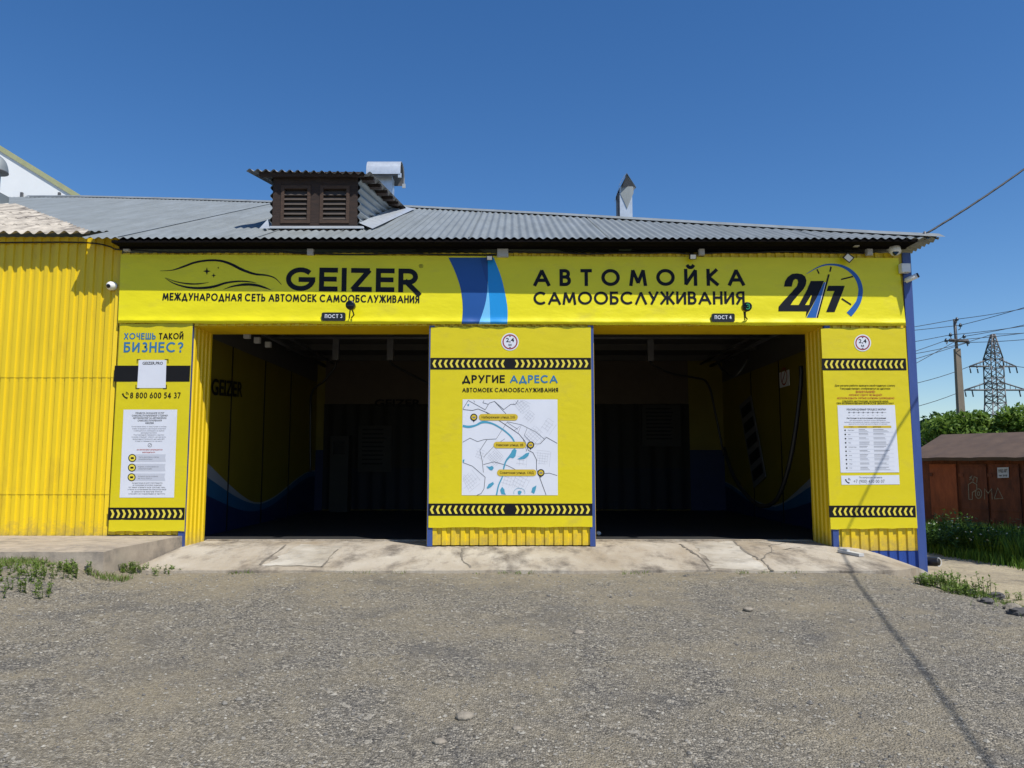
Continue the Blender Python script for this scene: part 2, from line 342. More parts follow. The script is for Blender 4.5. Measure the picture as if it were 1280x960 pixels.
def ftext(mb, s, x0, y0, x1, hpx, m, off, bold=.0, y1=None):
    """small print in the built-in font, squeezed between x0 and x1"""
    cu = bpy.data.curves.new('t', 'FONT'); cu.body = s; cu.offset = bold; cu.resolution_u = 2
    o = bpy.data.objects.new('t', cu); C.objects.link(o)
    me = o.evaluated_get(bpy.context.evaluated_depsgraph_get()).to_mesh()
    vv = [v.co.copy() for v in me.vertices]; ff = [tuple(p.vertices) for p in me.polygons]
    bpy.data.objects.remove(o); bpy.data.curves.remove(cu)
    xa = min(v.x for v in vv); xb = max(v.x for v in vv)
    A = F(x0, y0, off); B = F(x1, y1 if y1 is not None else y0, off); cap = F(x0, y0 - hpx, off).z - A.z
    mb.add([A + (B - A) * ((v.x - xa) / (xb - xa)) + Vector((0, 0, v.y / .728 * cap)) for v in vv], ff, m)

# ------------------------------------------------------------------ ground
def g(x, y):
    yy = min(y, 10.5); z = .0444 * (yy - 4) if yy > 0 else -.178 + .01 * yy
    z -= .42 * ss(x, 4.3, 6.6) * ss(y, 4, 9.5); z -= .42 * ss(x, 5.8, 7.3)
    z += .21 * ss(-x, 4.4, 5.6) * ss(y, 6, 9)
    if y > 14: z -= .012 * min(y - 14, 12) * ss(x, 5.7, 7)
    return z
def axis(lo, hi, step, far):
    a = list(np.arange(lo, hi + 1e-6, step)); k = step; o = list(a)
    while o[-1] < far: k *= 1.5; o.append(o[-1] + k)
    k = step
    while o[0] > -far: k *= 1.5; o.insert(0, o[0] - k)
    return o
def nz2(x, y, s=1.0, seed=0):
    return (math.sin(x * 1.7 * s + seed) * math.cos(y * 2.3 * s - seed) + math.sin(x * 4.1 * s + y * 3.3 * s + seed * 2) * .5 + math.sin(x * 8.7 * s - y * 7.9 * s + seed) * .3) / 1.8
xs = axis(-9, 14, .16, 700); ys = axis(1.5, 24, .16, 700)
vv = []
for y in ys:
    for x in xs:
        n = nz2(x, y, .8, 1) * .012 if abs(x) < 20 and y < 30 else 0
        if x > 5.4: n *= 2.5
        vv.append((x, y, g(x, y) + n))
nx = len(xs); ff = [(j * nx + i, j * nx + i + 1, (j + 1) * nx + i + 1, (j + 1) * nx + i) for j in range(len(ys) - 1) for i in range(nx - 1)]
def groundmat():
    m = bpy.data.materials.new('gravel_ground'); m.use_nodes = True; n = m.node_tree.nodes; l = m.node_tree.links; b = n['Principled BSDF']
    b.inputs['Roughness'].default_value = .95; b.inputs['Specular IOR Level'].default_value = .2
    tc = n.new('ShaderNodeTexCoord')
    def noise(s, d=6, r=.6):
        t = n.new('ShaderNodeTexNoise'); t.inputs['Scale'].default_value = s; t.inputs['Detail'].default_value = d; t.inputs['Roughness'].default_value = r; l.new(tc.outputs['Object'], t.inputs[0]); return t
    def ramp(src, stops):
        r = n.new('ShaderNodeValToRGB'); l.new(src, r.inputs[0])
        while len(r.color_ramp.elements) < len(stops): r.color_ramp.elements.new(.5)
        for e, (p, c) in zip(r.color_ramp.elements, stops): e.position = p; e.color = (*c, 1)
        return r.outputs[0]
    def mix(f, a, bb, mode='MIX'):
        x = n.new('ShaderNodeMix'); x.data_type = 'RGBA'; x.blend_type = mode
        if isinstance(f, float): x.inputs[0].default_value = f
        else: l.new(f, x.inputs[0])
        for s, k in ((a, 6), (bb, 7)):
            if isinstance(s, tuple): x.inputs[k].default_value = (*s, 1)
            else: l.new(s, x.inputs[k])
        return x.outputs[2]
    def mr(src, lo, hi, a=0.0, bb=1.0):
        x = n.new('ShaderNodeMapRange'); x.inputs[1].default_value = lo; x.inputs[2].default_value = hi; x.inputs[3].default_value = a; x.inputs[4].default_value = bb; l.new(src, x.inputs[0]); return x.outputs[0]
    vo = n.new('ShaderNodeTexVoronoi'); vo.inputs['Scale'].default_value = 75; l.new(tc.outputs['Object'], vo.inputs[0])
    vo2 = n.new('ShaderNodeTexVoronoi'); vo2.inputs['Scale'].default_value = 24; l.new(tc.outputs['Object'], vo2.inputs[0])
    sp = n.new('ShaderNodeSeparateColor'); l.new(vo.outputs['Color'], sp.inputs[0])
    sp2 = n.new('ShaderNodeSeparateColor'); l.new(vo2.outputs['Color'], sp2.inputs[0])
    big = noise(.7, 7, .66); mid = noise(2.6, 7, .7); fine = noise(30, 5, .75)
    grey = ramp(sp.outputs[0], [(0, (.055, .052, .048)), (.45, (.165, .152, .130)), (.8, (.29, .265, .215)), (1, (.50, .45, .36))])
    dust = ramp(fine.outputs['Fac'], [(.3, (.19, .165, .12)), (.7, (.34, .295, .21))])
    f1 = mr(mid.outputs['Fac'], .42, .66, .05, .60); col = mix(f1, grey, dust)
    sand = ramp(fine.outputs['Fac'], [(.3, (.24, .20, .13)), (.7, (.40, .34, .23))])
    f2 = mr(big.outputs['Fac'], .47, .64, 0, .58); col = mix(f2, col, sand)
    sy = n.new('ShaderNodeSeparateXYZ'); l.new(tc.outputs['Object'], sy.inputs[0]); ay = n.new('ShaderNodeMath'); ay.operation = 'MULTIPLY_ADD'; ay.inputs[1].default_value = 2.6; l.new(mid.outputs['Fac'], ay.inputs[0]); l.new(sy.outputs[1], ay.inputs[2])
    f7 = mr(ay.outputs[0], 9.6, 10.9, 0, .7); col = mix(f7, col, sand)
    patch = noise(1.1, 4, .6); f0 = mr(patch.outputs['Fac'], .52, .70, 0, .45); col = mix(f0, col, (.085, .085, .088))
    pale = mr(sp2.outputs[1], .975, .985); col = mix(pale, col, (.36, .33, .27))
    sx = n.new('ShaderNodeSeparateXYZ'); l.new(tc.outputs['Object'], sx.inputs[0])
    ad = n.new('ShaderNodeMath'); ad.operation = 'ADD'; l.new(sx.outputs[0], ad.inputs[0])
    mm = n.new('ShaderNodeMath'); mm.operation = 'MULTIPLY'; mm.inputs[1].default_value = 1.4; l.new(mid.outputs['Fac'], mm.inputs[0]); l.new(mm.outputs[0], ad.inputs[1])
    f3 = mr(ad.outputs[0], 6.3, 7.0); col = mix(f3, col, sand)
    f8 = mr(ay.outputs[0], 27, 34); turf = ramp(mid.outputs['Fac'], [(.35, (.05, .09, .02)), (.65, (.13, .15, .05))]); col = mix(f8, col, turf)
    l.new(col, b.inputs['Base Color'])
    s2 = n.new('ShaderNodeMath'); s2.operation = 'MULTIPLY_ADD'; s2.inputs[1].default_value = -.8; l.new(vo.outputs['Distance'], s2.inputs[0]); l.new(fine.outputs['Fac'], s2.inputs[2])
    bp = n.new('ShaderNodeBump'); bp.inputs['Strength'].default_value = 1.0; bp.inputs['Distance'].default_value = .02; l.new(s2.outputs[0], bp.inputs['Height'])
    l.new(bp.outputs[0], b.inputs['Normal']); return m
GROUND = groundmat()
mb = MB(); mb.add(vv, ff, GROUND, True); tag(mb.build('ground'), kind='structure')

# path beside the building
SAND = mat('sandy_gravel', (.34, .29, .20), .95, var=.30, vscale=14, dirt=(.15, .13, .10), dscale=1.4, dlo=.48, dhi=.75, bump=.9, bscale=70)
mb = MB(); pv = []; N = 40
for i in range(N + 1):
    t = i / N; y = 9.0 + t * 30
    xl = 6.5 + .2 * nz2(y, 3); xr = 10.15 + .25 * nz2(t * 14, 1, 1, 2) + max(0, y - 19) * .1
    row = [xl + (xr - xl) * k / 8 for k in range(9)]
    pv += [(x, y, g(x, y) + .03) for x in row]
mb.add(pv, [(i * 9 + k, i * 9 + k + 1, (i + 1) * 9 + k + 1, (i + 1) * 9 + k) for i in range(N) for k in range(8)], SAND, True)
tag(mb.build('path'), kind='structure')

# concrete ramp in front of the two openings
def rampz(x, y):
    z = .40 - .083 * max(0, FY - y)
    if y > FY: z = .40
    k = ss(x, 4.5, 5.9); return z * (1 - k) + (g(x, y) + .012) * k - .0
def rampfront(x): return 9.46 + .06 * nz2(x, 1, .6) + 1.3 * ss(x, 4.6, 5.95)
mb = MB(); RX = [-4.62 + 10.3 * i / 90 for i in range(91)]; NY = 16; gv = []
for x in RX:
    y0 = rampfront(x)
    for j in range(NY + 1):
        y = y0 + (11.76 - y0) * j / NY
        gv.append((x - .01 * (x < -4.6), y, rampz(x, y) + .004 * nz2(x, y, 1.3, 4)))
mb.add(gv, [(i * (NY + 1) + j, (i + 1) * (NY + 1) + j, (i + 1) * (NY + 1) + j + 1, i * (NY + 1) + j + 1) for i in range(90) for j in range(NY)], CONC, True)
fv = [];  # front edge and left edge drop
for i, x in enumerate(RX): p = gv[i * (NY + 1)]; fv += [p, (p[0], p[1] - .015, p[2] - .16 - .25 * ss(x, 3.5, 5))]
mb.add(fv, [(2 * i + 1, 2 * i + 3, 2 * i + 2, 2 * i) for i in range(90)], CONC)
lv = []
for j in range(NY + 1): p = gv[j]; lv += [p, (p[0] - .01, p[1], p[2] - .3)]
mb.add(lv, [(2 * j, 2 * j + 2, 2 * j + 3, 2 * j + 1) for j in range(NY)], CONC)
def rz(px, py, lift=.006):          # photo pixel on the ramp surface
    r = ray(px, py); t = 5.0
    for _ in range(4000):
        p = Vector((0, 0, EYE)) + r * t
        if p.z < rampz(p.x, p.y) + lift: break
        t += .002
    return Vector((p.x, p.y, rampz(p.x, p.y) + lift))
def crack(pts, wd):
    q = []
    for (a, b) in zip(pts, pts[1:]):
        for k in range(6):
            t = k / 6; q.append((a[0] + (b[0] - a[0]) * t + rnd.uniform(-1, 1) * 1.6, a[1] + (b[1] - a[1]) * t + rnd.uniform(-1, 1) * .5))
    q.append(pts[-1]); W = [rz(*p) for p in q]; vs_ = []
    for i, p in enumerate(W):
        d = (W[min(i + 1, len(W) - 1)] - W[max(0, i - 1)]); d.z = 0; d.normalize(); s = Vector((-d.y, d.x, 0)) * wd * rnd.uniform(.15, .9) * .5
        vs_ += [p + s, p - s]
    mb.add(vs_, [(2 * i, 2 * i + 1, 2 * i + 3, 2 * i + 2) for i in range(len(W) - 1)], CRACK)
for pts, wd in ([[(358, 681), (325, 706)], .05], [[(423, 686), (402, 708)], .045], [[(578, 685), (576, 697), (588, 709)], .035], [[(850, 680), (862, 688), (880, 700), (888, 712)], .05],
                [[(918, 676), (932, 690), (952, 700), (966, 713)], .05], [[(952, 698), (965, 688), (1000, 684)], .03], [[(330, 707), (420, 708)], .02], [[(965, 688), (962, 682), (985, 678)], .02]):
    crack(pts, wd)
PATCH = mat('pale_concrete_patch', (.38, .325, .24), .9, var=.2, vscale=1.6, col2=(.52, .485, .415), dirt=(.19, .17, .14), dscale=2.6, dlo=.5, dhi=.75, bump=.5, bscale=60)
for q4 in ([(376, 680), (427, 683), (404, 708), (328, 707)], [(866, 679), (916, 676.5), (963, 712.5), (893, 711.5)]):
    rows = []
    for j in range(15):
        t = j / 14; e = [rnd.uniform(-5, 5) * (0.4 + .6 * t), rnd.uniform(-5, 5) * (0.4 + .6 * t)]
        a = (q4[0][0] + (q4[3][0] - q4[0][0]) * t + e[0], q4[0][1] + (q4[3][1] - q4[0][1]) * t); b = (q4[1][0] + (q4[2][0] - q4[1][0]) * t + e[1], q4[1][1] + (q4[2][1] - q4[1][1]) * t)
        rows += [rz(a[0] + (b[0] - a[0]) * k / 8, a[1] + (b[1] - a[1]) * k / 8 + (rnd.uniform(-1.2, 1.2) if j in (0, 14) else 0), .0035) for k in range(9)]
    mb.add(rows, [(j * 9 + k, (j + 1) * 9 + k, (j + 1) * 9 + k + 1, j * 9 + k + 1) for j in range(14) for k in range(8)], PATCH, True)
tag(mb.build('concrete_ramp'), kind='structure')

# raised slab at the left
mb = MB(); zt = .545; NXs = 24; NYs = 8; gv = []
for i in range(NXs + 1):
    for j in range(NYs + 1):
        y = 9.12 + (10.99 - 9.12) * j / NYs; xr = -4.76 + .12 * (y - 9.12) / 1.8
        x = -12 + (xr + 12) * (i / NXs) ** .5
        e = .012 * nz2(x * 3, y * 3, 1, 5)
        if j == 0: y += .02 * nz2(x * 4, 1, 1, 2)
        gv.append((x, y, zt + e * .5 - (.015 if j == 0 else 0)))
mb.add(gv, [(i * (NYs + 1) + j, (i + 1) * (NYs + 1) + j, (i + 1) * (NYs + 1) + j + 1, i * (NYs + 1) + j + 1) for i in range(NXs) for j in range(NYs)], SLABC, True)
fv = []
for i in range(NXs + 1): p = gv[i * (NYs + 1)]; fv += [p, (p[0] + (.02 if i == NXs else 0), p[1] - .03 + (.02 * nz2(p[0] * 5, 2) if i < NXs else 0), p[2] - .45)]
mb.add(fv, [(2 * i + 1, 2 * i + 3, 2 * i + 2, 2 * i) for i in range(NXs)], SLABC)
fv = []
for j in range(NYs + 1): p = gv[NXs * (NYs + 1) + j]; fv += [p, (p[0] + .02, p[1] - (.03 if j == 0 else 0), p[2] - .45)]
mb.add(fv, [(2 * j + 1, 2 * j + 3, 2 * j + 2, 2 * j) for j in range(NYs)], SLABC)
tag(mb.build('concrete_slab'), kind='structure')

# ------------------------------------------------------------------ the car wash building
XL, XR, OT, FL, WT = -5.70, 5.80, 3.54, .40, 4.62
JL, PL_, PR_, JR = -4.62, -1.19, 1.17, 4.52
bld = thing('wash_building', 'yellow two-bay drive-in wash building under a grey corrugated hip roof', 'building', (0, FY, FL))
def corr(mb, x0, x1, z0, z1, Y, m, pitch=.132, depth=.022, axis='x', flip=1, zf=None):
    """trapezoid sheet standing on a line; profile runs along x (or y) and is extruded in z"""
    prof = [(0, 0), (.30, 0), (.40, 1), (.82, 1), (.92, 0), (1, 0)]; a = []; n = int((x1 - x0) / pitch) + 1
    for k in range(n):
        for u, d in prof[:-1]:
            x = x0 + (k + u) * pitch
            if x <= x1: a.append((x, d))
    a.append((x1, 0)); vs_ = []
    for x, d in a:
        lo = zf(x) if zf else z0
        if axis == 'x': vs_ += [(x, Y - d * depth, lo), (x, Y - d * depth, z1)]
        else: vs_ += [(Y + flip * d * depth, x, lo), (Y + flip * d * depth, x, z1)]
    mb.add(vs_, [(2 * i, 2 * i + 2, 2 * i + 3, 2 * i + 1) for i in range(len(a) - 1)], m)
mb = MB()
corr(mb, XL, JL - .07, .56, OT, FY, YSHEET); corr(mb, XL, XR - .1, OT, WT, FY, YSHEET)
corr(mb, PL_ + .02, PR_ - .02, FL + .015, OT, FY, YSHEET)
corr(mb, JR + .07, XR - .1, .34, OT, FY, YSHEET)
wall = mb.build('front_wall', bld)
mb = MB(); corr(mb, JR + .07, XR - .04, 0, .34, FY + .006, BSHEET, zf=lambda x: -.35); mb.build('plinth', bld)
mb = MB(); corr(mb, FY, FY + .72, FL - .05, OT, JL, YSHEET, .14, .018, 'y', 1); mb.build('door_jamb', bld)
mb = MB(); corr(mb, FY, FY + .72, FL - .2, OT, JR, YSHEET, .14, .018, 'y', -1); mb.build('door_jamb', bld)
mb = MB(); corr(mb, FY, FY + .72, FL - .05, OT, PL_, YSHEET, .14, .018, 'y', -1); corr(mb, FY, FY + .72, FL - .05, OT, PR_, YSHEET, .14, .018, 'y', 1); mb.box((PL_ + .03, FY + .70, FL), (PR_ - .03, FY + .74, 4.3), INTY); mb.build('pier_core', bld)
for a, b in ((JL, PL_), (PR_, JR)):
    mb = MB(); mb.box((a, FY + .004, OT), (b, FY + .72, OT + .05), YSHEET); mb.box((a - .2, FY + .70, OT + .05), (b + .2, FY + .73, 4.4), INTG); mb.build('door_header', bld)
mb = MB()                                                    # side and back walls
mb.box((XR - .04, FY + .02, -.6), (XR, 19.6, WT), YSHEET); mb.box((-6.0, 19.45, -.2), (XR - .05, 19.6, WT), YSHEET); mb.box((-6.05, FY + .05, 0), (-5.95, 19.4, WT), YSHEET)
mb.build('outer_wall', bld)
for nm, a, b, z0, z1 in (('corner_trim', XR - .1, XR + .02, -.4, WT), ('door_trim', JL - .075, JL + .004, FL - .02, OT + .02), ('door_trim', PL_ - .004, PL_ + .07, FL - .0, OT), ('door_trim', PR_ - .07, PR_ + .006, FL, OT), ('door_trim', JR - .006, JR + .075, FL - .12, OT)):
    mb = MB(); mb.box((a, FY - .03, z0), (b, FY + .03, z1), BTRIM)
    if nm == 'corner_trim': mb.box((b - .012, FY + .03, z0), (b + .004, FY + .14, z1), BTRIM)
    mb.build(nm, bld)
# interior
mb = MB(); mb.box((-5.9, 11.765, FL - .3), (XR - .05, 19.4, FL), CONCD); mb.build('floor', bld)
for a, b in ((JL, PL_), (PR_, JR)):
    mb = MB(); mb.box((a + .02, FY + .70, FL - .05), (b - .02, FY + .80, FL + .018), CONC); mb.build('threshold', bld)
mb = MB(); mb.box((-5.9, 11.75, 4.15), (XR - .05, 19.4, 4.22), INTG)
for y in (13.2, 14.9, 16.6, 18.3): mb.box((-5.8, y, 4.02), (XR - .1, y + .07, 4.15), INTG)
mb.build('ceiling', bld)
for pts, r_ in (([(-4.6, 12.6, 3.95), (-4.6, 18.8, 3.95)], .04), ([(-4.4, 12.6, 4.02), (-4.4, 18.8, 4.02)], .025), ([(4.9, 12.4, 3.95), (4.9, 18.8, 3.95)], .04), ([(4.65, 12.4, 4.0), (4.65, 18.8, 4.0)], .03), ([(-4.5, 14.2, 3.9), (4.8, 14.2, 3.9)], .03)):
    mb = MB(); mb.tube(pts, r_, STEELG, 8); mb.build('ceiling_pipe', bld)
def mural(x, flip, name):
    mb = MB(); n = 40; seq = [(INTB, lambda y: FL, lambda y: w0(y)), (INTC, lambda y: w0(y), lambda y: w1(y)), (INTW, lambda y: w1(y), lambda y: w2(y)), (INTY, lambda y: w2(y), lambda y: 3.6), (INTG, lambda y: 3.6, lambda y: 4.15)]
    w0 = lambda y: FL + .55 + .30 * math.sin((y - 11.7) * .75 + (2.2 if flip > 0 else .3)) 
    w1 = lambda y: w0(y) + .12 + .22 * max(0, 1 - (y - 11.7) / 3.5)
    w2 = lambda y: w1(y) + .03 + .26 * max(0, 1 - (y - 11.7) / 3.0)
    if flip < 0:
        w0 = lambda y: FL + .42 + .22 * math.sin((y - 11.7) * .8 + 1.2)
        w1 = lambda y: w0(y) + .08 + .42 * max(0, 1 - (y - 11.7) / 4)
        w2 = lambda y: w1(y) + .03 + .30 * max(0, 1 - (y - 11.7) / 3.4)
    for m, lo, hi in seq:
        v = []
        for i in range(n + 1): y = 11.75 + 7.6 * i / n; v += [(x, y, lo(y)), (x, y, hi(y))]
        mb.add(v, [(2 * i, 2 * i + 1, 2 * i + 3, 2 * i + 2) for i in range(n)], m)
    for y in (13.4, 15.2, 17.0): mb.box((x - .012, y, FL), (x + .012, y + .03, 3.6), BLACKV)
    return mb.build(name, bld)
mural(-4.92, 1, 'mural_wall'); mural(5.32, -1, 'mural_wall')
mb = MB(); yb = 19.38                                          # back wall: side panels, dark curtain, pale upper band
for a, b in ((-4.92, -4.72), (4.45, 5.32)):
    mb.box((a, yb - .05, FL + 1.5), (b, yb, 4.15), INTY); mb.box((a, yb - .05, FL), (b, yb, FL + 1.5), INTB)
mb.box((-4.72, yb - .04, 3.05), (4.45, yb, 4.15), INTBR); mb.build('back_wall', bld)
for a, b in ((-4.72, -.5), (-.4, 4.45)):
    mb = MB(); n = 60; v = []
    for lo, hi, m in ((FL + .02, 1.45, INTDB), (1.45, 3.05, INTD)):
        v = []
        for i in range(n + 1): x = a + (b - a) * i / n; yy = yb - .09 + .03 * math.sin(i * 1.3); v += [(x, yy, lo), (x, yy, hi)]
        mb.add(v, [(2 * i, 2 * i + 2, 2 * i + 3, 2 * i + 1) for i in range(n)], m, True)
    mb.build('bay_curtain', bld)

# roof
ZE = P(640, 297.5, 10.62).z; YE0, SL = 10.62, .42
def ye(x): return 10.64 - .05 * (x + 6) / 12
def roofhit(px, py):
    r = ray(px, py); k = r.z / r.y; y = (ZE - EYE - YE0 * SL) / (k - SL); return P(px, py, y)
outl = [roofhit(*p) for p in ((-420, 246.5), (35, 246.5), (100, 246.5), (240, 250), (330, 253), (510, 259.5), (700, 269.5), (900, 281.5), (1100, 293))]
XE = P(1175, 297, 10.6).x
outl.append(Vector((XE, 10.62, ZE + .01)))
def topy(x):
    for a, b in zip(outl, outl[1:]):
        if a.x <= x <= b.x: return a.y + (b.y - a.y) * (x - a.x) / (b.x - a.x)
    return outl[-1].y if x > outl[-1].x else outl[0].y
def wavesheet(mb, x0, x1, lo, hi, zf, pitch, amp, m, seg=8, rows=3):
    n = int((x1 - x0) / pitch * seg); v = []
    for i in range(n + 1):
        x = x0 + (x1 - x0) * i / n; d = amp * math.sin(2 * math.pi * x / pitch)
        a, b = lo(x), hi(x)
        for j in range(rows):
            y = a + (b - a) * j / (rows - 1); v.append((x, y, zf(x, y) + d))
    mb.add(v, [(i * rows + j, (i + 1) * rows + j, (i + 1) * rows + j + 1, i * rows + j + 1) for i in range(n) for j in range(rows - 1)], m, True)
RZ = lambda x, y: ZE + SL * (y - YE0)
XRL = F(118, 293, .38).x - .20
mb = MB()
wavesheet(mb, -16, XRL, lambda x: FY + .5, topy, RZ, .118, .013, GALV)
wavesheet(mb, XRL, XE, ye, lambda x: max(ye(x) + .02, topy(x)), RZ, .118, .014, GALV)
# lap lines of the sheets: strips lying a little proud
for k in range(12):
    x = XRL + .5 + k * 1.0
    if topy(x) > 11.2: mb.add([(x, ye(x) + .03, RZ(x, ye(x) + .03) + .0148), (x + .018, ye(x) + .03, RZ(x, ye(x) + .03) + .0148), (x + .018, topy(x), RZ(x, topy(x)) + .0148), (x, topy(x), RZ(x, topy(x)) + .0148)], [(0, 1, 2, 3)], GALV)
roof = mb.build('roof', bld)
mb = MB()                                                     # right hip slope, seen from below at the eave, and the back slope
hp = [p for p in outl if p.x > -2.6]; hp = hp[::-1]
pit = .12; n = int((hp[-1].y - 10.62) / pit * 8); v = []
for i in range(n + 1):
    y = 10.62 + (hp[-1].y - 10.62) * i / n
    for a, b in zip(hp, hp[1:]):
        if a.y <= y <= b.y + 1e-6: t = (y - a.y) / max(1e-6, b.y - a.y); q = a + (b - a) * t
    d = .017 * math.sin(2 * math.pi * y / pit); v += [(q.x, y, q.z + d + .004), (XE, y, ZE + d)]
mb.add(v, [(2 * i, 2 * i + 1, 2 * i + 3, 2 * i + 2) for i in range(n)], GALV, True)
bk = [p for p in outl if p.x < -1.9]
bv = []
for p in bk: bv += [p, Vector((p.x, p.y + 9, p.z - 3.6))]
mb.add(bv, [(2 * i, 2 * i + 2, 2 * i + 3, 2 * i + 1) for i in range(len(bk) - 1)], GALV)
q = hp[-1]; mb.poly([q, Vector((XE, q.y, ZE)), Vector((XE, q.y + 9, ZE - .3)), Vector((q.x, q.y + 9, q.z - 3.6))], GALV)
mb.build('roof', bld)
mb = MB(); v = []                                             # ridge and hip capping
cp = outl[1:]
for p in cp: v += [p + Vector((0, -.16, -.04)), p + Vector((0, 0, .055)), p + Vector((0, .16, -.03))]
mb.add(v, [(3 * i + k, 3 * i + 3 + k, 3 * i + 4 + k, 3 * i + 1 + k) for i in range(len(cp) - 1) for k in range(2)], GALV, True)
mb.build('ridge_cap', roof)
mb = MB()                                                     # eave boards and rafter ends, shade under the eave painted in near black
X0 = F(155, 300).x
zb = P(640, 310.5, FY - .12).z
mb.box((X0, FY - .12, zb), (5.72, FY - .07, zb + .17), BEAM)
e0, e1 = ye(X0) + .015, ye(5.9) + .015
for za, zc in ((ZE - .055, ZE - .02),):
    mb.slab([(X0, e0, za), (5.74, e1, za), (5.74, FY - .07, za), (X0, FY - .07, za)], (0, 0, zc - za), BEAM)
mb.build('eave_board', bld)

# dormer on the roof: dormer > frame, louvre, cheek ..
dm_y = roofhit(395, 287).y
def Dp(px, py, dy=0): return P(px, py, dm_y + dy)
a, b = Dp(340, 287), Dp(448, 220); x0, x1, z0, z1 = a.x, b.x, a.z, b.z
TD = math.tan(R(11))
ymeet = lambda z: (z - TD * dm_y - ZE + SL * YE0) / (SL - TD)
mb = MB()
mb.box((x0 + .04, dm_y + .06, z0), (x1 - .04, dm_y + .08, z1), WOODD)
fr = mb
xm = (x0 + x1) / 2
for p in ((x0, x0 + .13), (xm - .075, xm + .075), (x1 - .13, x1)): fr.box((p[0], dm_y - .01, z0), (p[1], dm_y + .07, z1), WOODD)
fr.box((x0 + .13, dm_y - .006, z1 - .16), (x1 - .13, dm_y + .07, z1), WOODD); fr.box((x0 + .13, dm_y - .006, z0), (x1 - .13, dm_y + .07, z0 + .10), WOODD)
dorm = mb.build('dormer', bld)
for (u, w_) in ((x0 + .13, xm - .075), (xm + .075, x1 - .13)):
    mb = MB(); zb, ztp = z0 + .10, z1 - .16
    for (p, q2) in (((u, zb), (u + .05, ztp)), ((w_ - .05, zb), (w_, ztp))): mb.box((p[0], dm_y - .02, p[1]), (q2[0], dm_y + .05, q2[1]), WOODM)
    mb.box((u + .05, dm_y - .018, zb), (w_ - .05, dm_y + .05, zb + .05), WOODM); mb.box((u + .05, dm_y - .018, ztp - .05), (w_ - .05, dm_y + .05, ztp), WOODM)
    LV = mat('weathered_slat', (.055, .042, .034), .8, var=.3, vscale=8, stretch=(1, 1, 4))
    for k in range(6):
        z = zb + .06 + (ztp - zb - .14) * k / 6
        mb.slab([(u + .05, dm_y - .015, z), (w_ - .05, dm_y - .015, z), (w_ - .05, dm_y + .045, z + .085), (u + .05, dm_y + .045, z + .085)], (0, .004, .012), LV)
    mb.build('louvre', dorm)
mb = MB()
wavesheet(mb, Dp(312, 214).x, Dp(468, 214).x, lambda x: dm_y - .16, lambda x: ymeet(z1) + .25, lambda x, y: z1 + .06 + TD * (y - dm_y) - .035 * (x - x0) / (x1 - x0), .125, .022, OLDSLATE)
mb.build('dormer_roof', dorm)
for sx_, xx in ((1, x1), (-1, x0)):
    mb = MB(); v = []; n = 7 * 8
    for i in range(n + 1):
        z = z0 - .02 + (z1 - z0 + .05) * i / n; d = .022 * math.sin(2 * math.pi * i / 8); ym = max(dm_y + .02, ymeet(z))
        v += [(xx + sx_ * (.02 + d), dm_y - .02, z), (xx + sx_ * (.02 + d), ym, z + TD * (ym - dm_y))]
    mb.add(v, [(2 * i, 2 * i + 1, 2 * i + 3, 2 * i + 2) for i in range(n)], GALV, True)
    mb.build('dormer_cheek', dorm)
mb = MB(); xe = Dp(468, 214).x - .02
for k in range(6):
    y = dm_y + .05 + k * (ymeet(z1) - dm_y) / 6; z = z1 + .02 + TD * (y - dm_y)
    mb = MB(); mb.box((x1 + .02, y, z - .08), (xe, y + .12, z - .02), WOODD); mb.build('dormer_purlin', dorm)
mb = MB(); mb.box((x0 - .20, dm_y - .10, z1 - .04), (x1 + .10, dm_y - .04, z1 + .03), WOODD)
mb.build('dormer_purlin', dorm)
mb = MB()                                                     # zinc flashing round the dormer foot
yf = dm_y - .16
mb.slab([(x0 - .02, yf, RZ(0, yf) + .035), (x1 + .14, yf, RZ(0, yf) + .035), (x1 + .1, dm_y - .024, z0 + .04), (x0 - .02, dm_y - .024, z0 + .04)], (0, -.002, .01), ZINC)
ym = ymeet(z1)
mb.add([(x1 + .03, dm_y - .03, z0 + .10), (x1 + .26, dm_y - .12, RZ(0, dm_y - .12) + .03), (x1 + .40, ym, RZ(0, ym) + .03), (x1 + .05, ym, RZ(0, ym) + .10)], [(0, 1, 2, 3)], ZINC)
mb.add([(x0 - .14, yf - .02, RZ(0, yf) + .03), (x0 + .02, yf - .02, RZ(0, yf) + .03), (x0 - .06, dm_y - .03, z0 + .16)], [(0, 1, 2)], ZINC)
mb.build('flashing', dorm)

# ------------------------------------------------------------------ roof vents
yv = 15.6; a = P(469, 222, yv); b = P(489, 275, yv)
v1 = thing('roof_vent', 'square zinc vent duct with a wide half-barrel hood behind the dormer', 'roof vent', ((a.x + b.x) / 2, yv, b.z))
mb = MB(); mb.box((a.x, yv, b.z - .5), (b.x, yv + .34, a.z + .05), ZINC); mb.build('duct', v1)
mb = MB(); h0 = P(458, 218, yv - .15); h1 = P(501, 198, yv - .15); prof = [(-.06, 0), (-.05, .16), (0, .27), (.09, .33), (.25, .35), (.42, .33), (.51, .26), (.56, .14), (.57, 0)]
v = []; sc = (h1.z - h0.z) / .35
for x in (h0.x, h1.x):
    for y, z in prof: v.append((x, yv - .12 + y, h0.z + z * sc))
n = len(prof); mb.add(v, [(i, n + i, n + i + 1, i + 1) for i in range(n - 1)], ZINC, True)
v = []
for x in (h0.x + .02, h1.x - .02):
    for y, z in prof: v.append((x, yv - .12 + .02 + y * .96, h0.z + z * sc - .03))
mb.add(v, [(i, i + 1, n + i + 1, n + i) for i in range(n - 1)], STEELG, True)
for y in (yv - .17, yv + .44): mb.box((h1.x - .05, y, h0.z - .07), (h1.x + .02, y + .03, h0.z + .02), ZINC)
